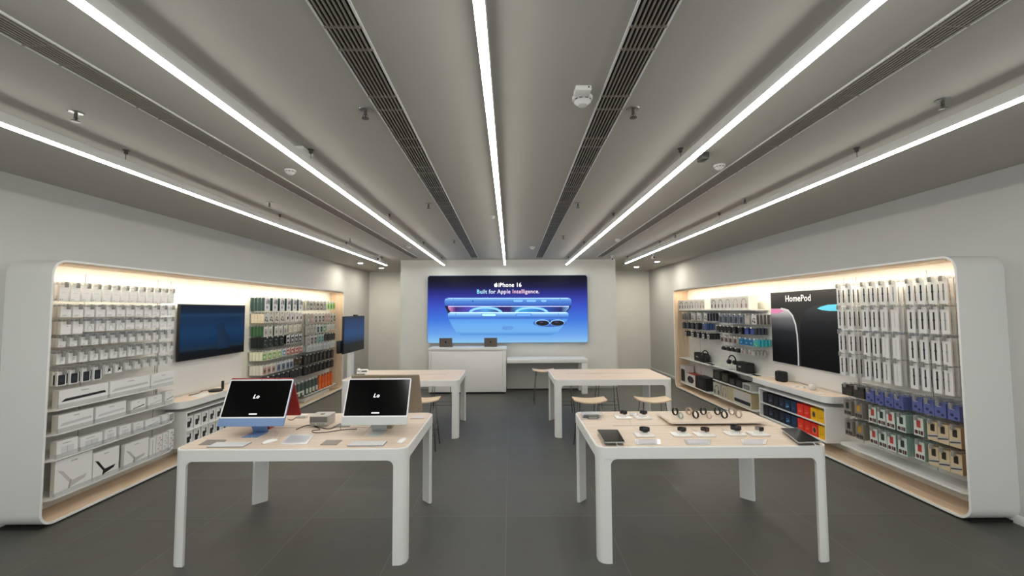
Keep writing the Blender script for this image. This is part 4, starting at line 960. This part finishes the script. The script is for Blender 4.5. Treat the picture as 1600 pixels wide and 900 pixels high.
for px, lab in ((697, 'left bronze laptop open on the service counter, its back turned'), (766.5, 'right bronze laptop open on the service counter, its back turned')):
    x = (px - 797) / 655 * 9.95
    t = empty('laptop', (x, 9.95, 1.045)); tag(t, lab, 'laptop')
    LP = M('#6e655e', .4, .5)
    obj('keyboard_base', MB().box(-.152, .152, .0, .215, 0, .011, LP, .003), t)
    lid = obj('lid', MB().box(-.152, .152, -.003, .003, 0, .205, LP, .0025), t, (0, 0, .011), (math.radians(10), 0, 0))
    bd, lf = apple_pts(.045); mk = MB().prism([(x_, .11 + z_) for x_, z_ in bd], 'y', -.0042, -.003, M('#2c2624', .2, .8)).prism([(x_, .11 + z_) for x_, z_ in lf], 'y', -.0042, -.003, M('#2c2624', .2, .8))
    obj('fruit_mark', mk, lid)

# screen on a white stand at the far left
t = empty('mobile_screen_stand', (-3.2, 8.62, 0)); tag(t, 'dark screen on a white post stand beside the far end of the left wall unit', 'screen')
obj('post', MB().box(-.09, -.02, -.10, .10, .03, 1.5, WHITE, .006), t)
obj('foot_plate', MB().box(-.12, .02, -.15, .15, 0, .03, WHITE, .008), t)
obj('screen_housing', MB().box(-.02, .02, -.56, .56, 1.08, 1.80, M('#0e0e10', .35), .004), t)
SCR2 = ramp_screen('blue_screen_picture', 'Z', [(1.09, '#06080c'), (1.25, '#0a1420'), (1.36, '#16406c'), (1.45, '#184a80'), (1.7, '#143a6c'), (1.79, '#0c1e3c')], .75)
obj('screen_glass', MB().box(.0205, .022, -.548, .548, 1.09, 1.79, SCR2), t)
obj('webcam', MB().box(-.02, .03, .0, .16, 1.80, 1.83, M('#3a3a3a', .4), .008), t)
obj('control_box', MB().box(-.08, -.02, -.66, -.50, 1.10, 1.34, BLACK, .01), t)

# white desk telephone on the empty left table
p = at(560, 583, z=ZTB) + Vector((.07, 0, 0))
t = empty('desk_telephone', (p.x, p.y, ZTB), .35); tag(t, 'white desk telephone on the far left corner of the empty left table', 'telephone')
obj('phone_base', MB().prism([(-.11, 0), (.11, 0), (.11, .05), (-.11, .02)], 'x', -.09, .09, WHITE), t)
obj('handset', MB().box(-.085, -.035, -.1, .11, .04, .07, M('#d6d6d2', .35), .012), t)
obj('keypad', MB().box(-.02, .07, -.08, .02, .036, .042, M('#55565a', .4)), t)
o = obj('ballpoint_pen', MB().tube([(-.08, 0, .008), (.08, .02, .008)], .006, BLACK, 8), None, (p.x + .02, p.y - .2, ZTB)); tag(o, 'black pen lying in front of the desk telephone', 'pen')

# ================================================================ COMPUTERS ON THE FRONT LEFT TABLE
def computer(x, y, rz, body, light, label, W=.547, Hh=.392, on=True, cat='computer', name='desktop_computer', tilt=24., zb=.092):
    t = empty(name, (x, y, ZTB), rz); tag(t, label, cat)
    T = math.radians(-tilt)
    hs = obj('display_housing', MB().prism(rr(-W / 2, W / 2, 0, Hh, .012, 3), 'y', 0, .012, body), t, (0, 0, zb), (T, 0, 0))
    obj('chin', MB().box(-W / 2 + .001, W / 2 - .001, -.0006, 0, .001, .064, body), hs)
    obj('screen_border', MB().prism(rr(-W / 2 + .0008, W / 2 - .0008, .064, Hh - .0008, .011, 3), 'y', -.001, 0, light), hs)
    obj('screen_glass', MB().prism(rr(-W / 2 + .011, W / 2 - .011, .075, Hh - .012, .004, 2), 'y', -.0016, -.001, GLOSSB), hs)
    obj('webcam', MB().prism(ell(0, Hh - .006, .003, .003, 8), 'y', -.0014, -.001, BLACK), hs)
    if on:
        WT = M('#f4f4f4', .5, emit=1.)
        obj('screen_text', text_mesh('Lo', .046, WT, shear=.25, bold=.0008, spacing=1.18), hs, (-.012, -.0024, .228))
        obj('screen_button', MB().prism(rr(-.035, .033, .092, .103, .004, 3), 'y', -.0026, -.002, M('#d8d8d8', .5, emit=.7)), hs)
    nk = MB()
    secs = []
    for k in range(7):
        q = k / 6; z = .004 + q * .2; yy = .135 - .045 * q + .02 * (1 - q) ** 4
        secs.append([(-.065, yy, z), (.065, yy, z), (.065, yy + .006, z), (-.065, yy + .006, z)])
    nk.loft(secs, body, smooth=False); obj('neck', nk, t)
    obj('foot', MB().box(-.065, .065, -.005, .152, 0, .005, body, .002), t)
    return t
BLUE = M('#7e9cc8', .45, .15); BLUEB = M('#4f6ea6', .4, .3); SIL = M('#c6cac8', .4, .2); LBZ = M('#f2f2f4', .4); RED = M('#a02a22', .45, .2); GRB = M('#a89c8a', .45, .3)
t1 = computer(-2.156, 3.53, 0, BLUE, LBZ, 'pale blue desktop computer with black screen, left end of front left table')
t2 = computer(-1.138, 3.545, 0, SIL, LBZ, 'silver desktop computer with black screen, right half of front left table')
t3 = computer(-2.195, 3.915, PI, RED, LBZ, 'red desktop computer seen from behind, back to back with the blue one', on=False)
t4 = computer(-1.115, 3.925, PI, GRB, LBZ, 'grey-brown display seen from behind, back to back with the silver computer', W=.605, Hh=.385, on=False, cat='monitor', name='display_monitor', tilt=22, zb=.115)

def keyboard(x, y, label):
    t = empty('keyboard', (x, y, ZTB)); tag(t, label, 'keyboard')
    obj('key_tray', MB().box(-.14, .14, -.057, .057, .001, .006, M('#85888c', .5, .2), .002), t)
    ky = MB()
    for r_ in range(6):
        n = 14; wv = .274 / n
        z = .0085; hgt = .0165 if r_ else .0165
        if r_ == 0:
            xs = [(-.137 + i * wv, -.137 + (i + 1) * wv) for i in range(3)] + [(-.137 + 3 * wv, -.137 + 9 * wv)] + [(-.137 + i * wv, -.137 + (i + 1) * wv) for i in range(9, 14)]
        else: xs = [(-.137 + i * wv, -.137 + (i + 1) * wv) for i in range(14)]
        for a_, b_ in xs: ky.box(a_ + .0018, b_ - .0018, -.054 + r_ * .0182, -.054 + r_ * .0182 + .0158, .006, z, M('#eeeeee', .5))
    obj('keys', ky, t)
keyboard(-2.19, 3.335, 'white keyboard in front of the blue computer'); keyboard(-1.12, 3.34, 'white keyboard in front of the silver computer')
def mouse(x, y, rz, label):
    t = empty('computer_mouse', (x, y, ZTB), rz); tag(t, label, 'mouse')
    secs = []
    for i in range(9):
        q = i / 8; yy = -.057 + .114 * q; w_ = .029 * math.sin(PI * (.12 + .76 * q)) ** .35; h = .008 + .014 * math.sin(PI * q) ** .7
        secs.append([(w_ * math.cos(a), yy, .003 + h * math.sin(a)) for a in [PI * j / 8 for j in range(9)]])
    obj('shell', MB().loft(secs, M('#f0f0ee', .25)), t)
    obj('base', MB().box(-.024, .024, -.05, .05, 0, .004, M('#a8a8a6', .4)), t)
p = at(421, 691, z=ZTB); mouse(p.x, p.y, -.5, 'white mouse right of the keyboard of the blue computer')
p = at(627.8, 689.7, z=ZTB); mouse(p.x, p.y, -.15, 'white mouse at the right end of the front left table')
def wire(name, pts, r, m, label, z=ZTB):
    P_ = [at(px, py, z=z + h) if True else None for px, py, h in pts]
    # smooth the path
    Q = []
    for i in range(len(P_) - 1):
        p0, p1, p2, p3 = P_[max(i - 1, 0)], P_[i], P_[i + 1], P_[min(i + 2, len(P_) - 1)]
        for k in range(6):
            s_ = k / 6; Q.append(.5 * ((2 * p1) + (p2 - p0) * s_ + (2 * p0 - 5 * p1 + 4 * p2 - p3) * s_ ** 2 + (3 * p1 - p0 - 3 * p2 + p3) * s_ ** 3))
    Q.append(P_[-1]); o = obj(name, MB().tube(Q, r, m), None); tag(o, label, 'cable'); return o
WC = M('#e6e4e0', .5)
wire('keyboard_cable', [(392, 685.5, .004), (396, 678, .003), (401, 671, .004), (404, 668, .006)], .002, WC, 'white cable from the left keyboard back to the blue computer')
wire('mouse_cable', [(430, 687, .004), (435, 682, .003), (434, 676, .003), (429, 671, .003)], .002, WC, 'white cable curling behind the left mouse')
wire('keyboard_cable', [(563, 685, .004), (570, 676, .003), (577, 668, .004), (581, 664, .005)], .002, WC, 'white cable from the right keyboard back to the silver computer')
wire('mouse_cable', [(629, 684, .006), (618, 682, .003), (602, 678, .003), (593, 672, .003), (592, 668, .006)], .002, WC, 'white cable from the right mouse to the silver computer')
wire('power_cable', [(463, 671, .003), (475, 666, .003), (487, 664.5, .006), (500, 668, .003), (515, 670, .003), (530, 664, .003), (540, 657, .004)], .004, BLACK, 'thick black cable curving in front of the small silver box')
wire('power_cable', [(490, 666, .012), (500, 671, .004), (488, 673, .003), (492, 676, .003), (512, 675, .003), (535, 671.5, .003), (558, 670, .004)], .003, BLACK, 'thin black cable looping below the thick one')
wire('power_cable', [(532, 671, .002), (533, 665, .004), (540, 660, .004), (552, 662, .003), (560, 659, .003)], .003, BLACK, 'short black cable left of the silver computer foot')
wire('power_cable', [(450, 655, .003), (456, 656, .003), (464, 651.5, .003), (470, 650, .003)], .003, K('#6a3030'), 'short dark red cable right of the blue computer')
# small silver computer box
p = at(497.4, 666.3, z=ZTB); t = empty('mini_computer', (p.x, p.y, ZTB)); tag(t, 'small silver square computer box between the two screens', 'computer')
obj('case', MB().prism(rr(-.086, .086, 0, .172, .02, 5), 'z', .006, .09, M('#c2bfb8', .4, .3)), t)
obj('base_ring', MB().lathe([(.07, 0), (.078, .006)], M('#4a4a48', .5), 0, .086), t)
obj('front_shade', MB().box(-.078, .078, -.0012, 0, .036, .084, M('#77756f', .4, .3)), t)
fp = MB()
for x0 in (-.06, -.045, -.01, .01, .03, .045): fp.box(x0, x0 + .008, -.002, 0, .018, .024, BLACK)
obj('front_ports', fp, t)
bd, lf = apple_pts(.05); obj('fruit_mark', MB().prism([(x_, .086 + z_) for x_, z_ in bd], 'z', .09, .0908, BLACK).prism([(x_, .086 + z_) for x_, z_ in lf], 'z', .09, .0908, BLACK), t)
flat_card('product_leaflet', [(437, 694.5), (479, 695), (492, 679.5), (452, 679.5)], ZTB, 'clear-covered white leaflet lying between the two keyboards', 'leaflet', M('#efefef', .2), .006, pic=M('#b9bcc4', .4))
flat_card('mouse_pad', [(500, 695.5), (526, 695.5), (535, 688), (510, 688)], ZTB, 'grey square pad left of the right keyboard', 'pad', M('#8f857b', .5), .003)
flat_card('mouse_pad', [(310, 695.5), (347, 695.5), (354, 687.5), (324, 687.5)], ZTB, 'grey square pad at the left end of the front left table', 'pad', M('#857e78', .5), .003)
flat_card('trackpad', [(641, 654.5), (662.5, 654.5), (664, 649.5), (644, 649.5)], ZTB, 'white trackpad at the far right corner of the computer table', 'trackpad', M('#d9cfce', .4), .006)
flat_card('mouse_pad', [(520, 667), (546, 667), (552, 662), (530, 662)], ZTB, 'dark strip pad half hidden under the silver computer', 'pad', M('#8c8880', .5), .004)
p = at(473, 652.5, z=ZTB); o = obj('power_adapter', MB().box(-.05, .04, -.025, .03, 0, .028, WHITE, .006), None, (p.x, p.y, ZTB)); tag(o, 'white power adapter between the red computer and small silver box', 'adapter')

# ================================================================ WATCHES AND TABLETS ON THE FRONT RIGHT TABLE
def tablet(corners, z, label, rise=.03):
    P4 = [at(px, py, z=z + rise) for px, py in corners]; c = sum(P4, Vector()) / 4
    t = empty('tablet', (c.x, c.y, z)); tag(t, label, 'tablet')
    def sh(k): return [((p.x - c.x) * k, (p.y - c.y) * k) for p in P4]
    def pr(k, z0, z1, m):
        q = sh(k); A = [Vector((x, y, 0)) for x, y in q]; out = []
        for i in range(4):
            a0, b0, c0 = A[i - 1], A[i], A[(i + 1) % 4]
            u1 = (a0 - b0).normalized() * .012; u2 = (c0 - b0).normalized() * .012
            for s_ in range(5):
                w_ = s_ / 4; v = (b0 + u1) * (1 - w_) ** 2 + b0 * 2 * w_ * (1 - w_) + (b0 + u2) * w_ ** 2; out.append((v.x, v.y))
        return MB().prism(out, 'z', z0, z1, m)
    obj('tablet_case', pr(1, rise - .007, rise, M('#b9b9b7', .35, .4)), t)
    obj('screen_glass', pr(.965, rise, rise + .0008, M('#1c1714', .1)), t)
    obj('acrylic_stand', MB().prism(sh(.9), 'z', 0, .005, CLEAR).box(-.05, .05, -.05, .05, .005, rise - .008, CLEAR), t)
    obj('charging_cable', MB().tube([(P4[2].x - c.x - .07, P4[2].y - c.y - .01, rise - .004), (P4[2].x - c.x - .07, P4[2].y - c.y - .035, .012), (P4[2].x - c.x - .02, P4[2].y - c.y - .045, .004)], .003, WC), t)
tablet([(932.5, 671), (965.5, 671), (977, 690.5), (944.5, 691)], ZTB, 'black tablet on a clear stand, left front of the watch table')
tablet([(1218.5, 668.5), (1247, 668.5), (1284, 690), (1248, 691.5)], ZTB, 'black tablet on a clear stand, right front corner of the watch table')
def watch(px, py, label, strap='#17171a', face='#0a0a0c', sz=1.0, rz=0.):
    p = at(px, py + 2, z=ZTB); t = empty('smart_watch', (p.x, p.y - .02, ZTB + .0225), rz); tag(t, label, 'watch', 'watches on white charging trays')
    s = sz
    # case standing on a closed strap loop lying on its side
    obj('watch_case', MB().box(-.021 * s, .021 * s, -.040 * s, -.026 * s, .003, .043 * s, M('#2a2a2c', .3, .6), .006), t)
    obj('watch_face', MB().box(-.018 * s, .018 * s, -.0412 * s, -.0400 * s, .007, .039 * s, M(face, .12), .0004), t)
    path = [(.036 * s * math.cos(a), .034 * s * math.sin(a)) for a in [math.radians(-125 + 10 * 0 + k * 12.5) + 0 for k in range(-6, 30)]]
    o_ = []; 
    st = MB(); K_ = [math.radians(-60 + k * 15) for k in range(21)]
    secs = [[(.042 * s * math.cos(a) * q, .034 * s * math.sin(a) * q, z) for q, z in ((1, .008), (1, .034 * s), (.92, .034 * s), (.92, .008))] for a in K_]
    st.loft(secs, M(strap, .6)); obj('strap', st, t)
    return t
def tray(px, py, label):
    p = at(px, py + 2, z=ZTB); t = empty('charging_tray', (p.x, p.y, ZTB)); tag(t, label, 'charging tray', 'white square watch charging trays')
    obj('tray_base', MB().box(-.075, .075, -.055, .055, .0, .014, M('#f2f0ec', .3), .005), t)
    obj('charging_pad', MB().lathe([(.035, .014), (.035, .0205), (.03, .022), (.001, .022)], M('#e4e2de', .4), seg=20), t)
TR = [(1006, 678.5, 'first from left in the front row'), (1064, 678, 'second from left in the front row'), (1100, 678, 'third from left in the front row'), (1148, 676.5, 'fourth from left in the front row'), (1184.5, 677, 'fifth from left in the front row'),
      (973.5, 651, 'left one of the back pair'), (1004.5, 651, 'right one of the back pair')]
ST = [('#17171a', 'black watch'), ('#1e1e22', 'black watch'), ('#2c2624', 'black watch with brown-red face'), ('#15161c', 'large black watch'), ('#8f8a86', 'watch with a grey strap'), ('#1a1b1b', 'dark round watch'), ('#1b1c1c', 'dark round watch')]
for i, (px, py, w_) in enumerate(TR):
    tray(px, py, f'white watch charging tray on the watch table, {w_}')
    watch(px, py - 3, f'{ST[i][1]} on a charging tray, {w_}', ST[i][0], '#0a0a0c' if i != 2 else '#4a2a22', 1.0 if i in (0, 3) else .86, .15 * ((i % 3) - 1))
for (a, b_), (c_, d_), w_ in (((995, 1028), (1000, 1033), 'left'), ((1073, 1106), (1077, 1112), 'middle'), ((1161, 1192), (1166, 1201), 'right')):
    flat_card('price_plate', [(a, 695), (b_ + 4, 695), (d_ - 2, 687.5), (a - 4, 687.5)], ZTB, f'{w_} clear acrylic price plate in front of the watch trays', 'price plate', M('#e6e8ea', .12, alpha=.7), .006, pic=M('#c9c4cc', .5))
flat_card('price_plate', [(984, 650), (997, 650), (996, 645.5), (984, 645.5)], ZTB, 'small clear price plate between the two back watch trays', 'price plate', M('#dfe1e8', .12, alpha=.8), .006)
flat_card('price_plate', [(908, 655.8), (940, 655.8), (937, 645.5), (910, 645.5)], ZTB, 'grey printed plate at the far left corner of the watch table', 'price plate', M('#c2beb6', .3), .004, pic=K('#6c6a60'))
flat_card('price_plate', [(906, 648), (943, 648), (940, 644), (908, 644)], ZTB + .03, 'clear upper plate over the grey printed plate', 'price plate', M('#dde1e0', .1, alpha=.6), .034 - .03)
tag(obj('alarm_box', MB().box(-.05, .05, -.025, .025, 0, .028, M('#5d5d55', .5), .003).box(-.04, .04, -.027, -.025, .008, .02, M('#9c9c92', .4)), None, tuple(at(926, 654, z=ZTB))), 'small dark grey alarm box at the far left of the watch table', 'alarm box')
# raised oak board with loose straps
Bc = [at(px, py, z=ZTB + .035) for px, py in ((1026, 643.3), (1169, 642), (1188, 658.5), (1047, 660.5))]
y0 = (Bc[2].y + Bc[3].y) / 2; y1 = (Bc[0].y + Bc[1].y) / 2; x0 = (Bc[0].x + Bc[3].x) / 2; x1 = (Bc[1].x + Bc[2].x) / 2
t = empty('strap_board', ((x0 + x1) / 2, (y0 + y1) / 2, ZTB)); tag(t, 'raised pale oak board displaying watch bands on the watch table', 'display board')
hx, hy = (x1 - x0) / 2, (y1 - y0) / 2
obj('oak_panel', MB().prism(rr(-hx + .003, hx - .003, -hy + .003, hy - .003, .027, 5), 'z', .030, .035, OAK), t)
obj('white_edge', MB().prism(rr(-hx, hx, -hy, hy, .03, 5), 'z', .022, .030, M('#efe6d8', .4)), t)
obj('board_foot', MB().box(-hx + .06, hx - .06, -hy + .06, hy - .06, 0, .022, M('#4a4038', .7)), t)
ZBD = ZTB + .035
SB = [(1055, 645.5, '#131315', 'black'), (1076.5, 645, '#c4a98e', 'tan'), (1087, 650.5, '#19191b', 'black'), (1099, 645, '#1b1b1e', 'black'), (1108, 651, '#d8c2ae', 'pale beige'), (1121, 645, '#161618', 'black'), (1132, 650.5, '#1d1d20', 'black'),
      (1143.5, 645, '#9c9a98', 'grey'), (1154, 649.5, '#b8a796', 'beige'), (1063.5, 651, '#9fb0ac', 'pale teal')]
rows = {}
for i, (px, py, c, cn) in enumerate(SB):
    p = at(px, py + 3, z=ZBD); t = empty('watch_band', (p.x, p.y, ZBD), .45)
    back = py < 648
    wh = f"{'back' if back else 'front'} row, " ; rows[back] = rows.get(back, 0)
    order = sorted([q[0] for q in SB if (q[1] < 648) == back]).index(px)
    tag(t, f'{cn} watch band standing on the oak board, {wh}{ORD[order]} from left', 'watch band', 'loose watch bands on the oak board')
    sc_ = .8 if c in ('#d8c2ae', '#9fb0ac') else 1.
    K_ = [math.radians(-75 + k * 15) for k in range(18)]
    rr_ = .031 * sc_
    loop = [[(w_, rr_ * math.sin(a) * q, rr_ * 1.1 + rr_ * 1.1 * math.cos(a) * q * -1) for w_, q in ((-.011, 1), (.011, 1), (.011, .88), (-.011, .88))] for a in [2 * PI * k / 20 for k in range(21)]]
    me = MB().loft(loop, M(c, .55), caps=False); obj('strap_loop', me, t)
    obj('buckle', MB().box(-.0125, .0125, -.004, .004, rr_ * 2.1, rr_ * 2.28, STEEL, .001), t)
wire('watch_cable', [(988, 668, .002), (986, 660, .003), (978, 654, .004)], .0018, WC, 'white cable from the left back watch tray to the table slot')
wire('watch_cable', [(1003, 673, .003), (995, 670, .003), (990, 667, .002)], .0018, WC, 'white cable from the first front tray to the table slot')
wire('watch_cable', [(1059, 673, .003), (1053, 670, .003), (1050, 668, .002)], .0018, WC, 'white cable behind the second front tray')
wire('watch_cable', [(1090, 674, .003), (1080, 670, .003), (1074, 667.5, .002)], .0018, WC, 'white cable behind the third front tray')
wire('watch_cable', [(1133, 673, .003), (1128, 670, .003), (1126, 667, .002)], .0018, WC, 'white cable behind the fourth front tray')
wire('watch_cable', [(1172, 673, .003), (1165, 670, .003), (1161, 667, .002)], .0018, WC, 'white cable behind the fifth front tray')

for l, n in LABELS.items():
    if len(n) > 1: print('DUPLABEL', len(n), l)
    if not 4 <= len(l.split()) <= 16: print('LABELLEN', len(l.split()), l)
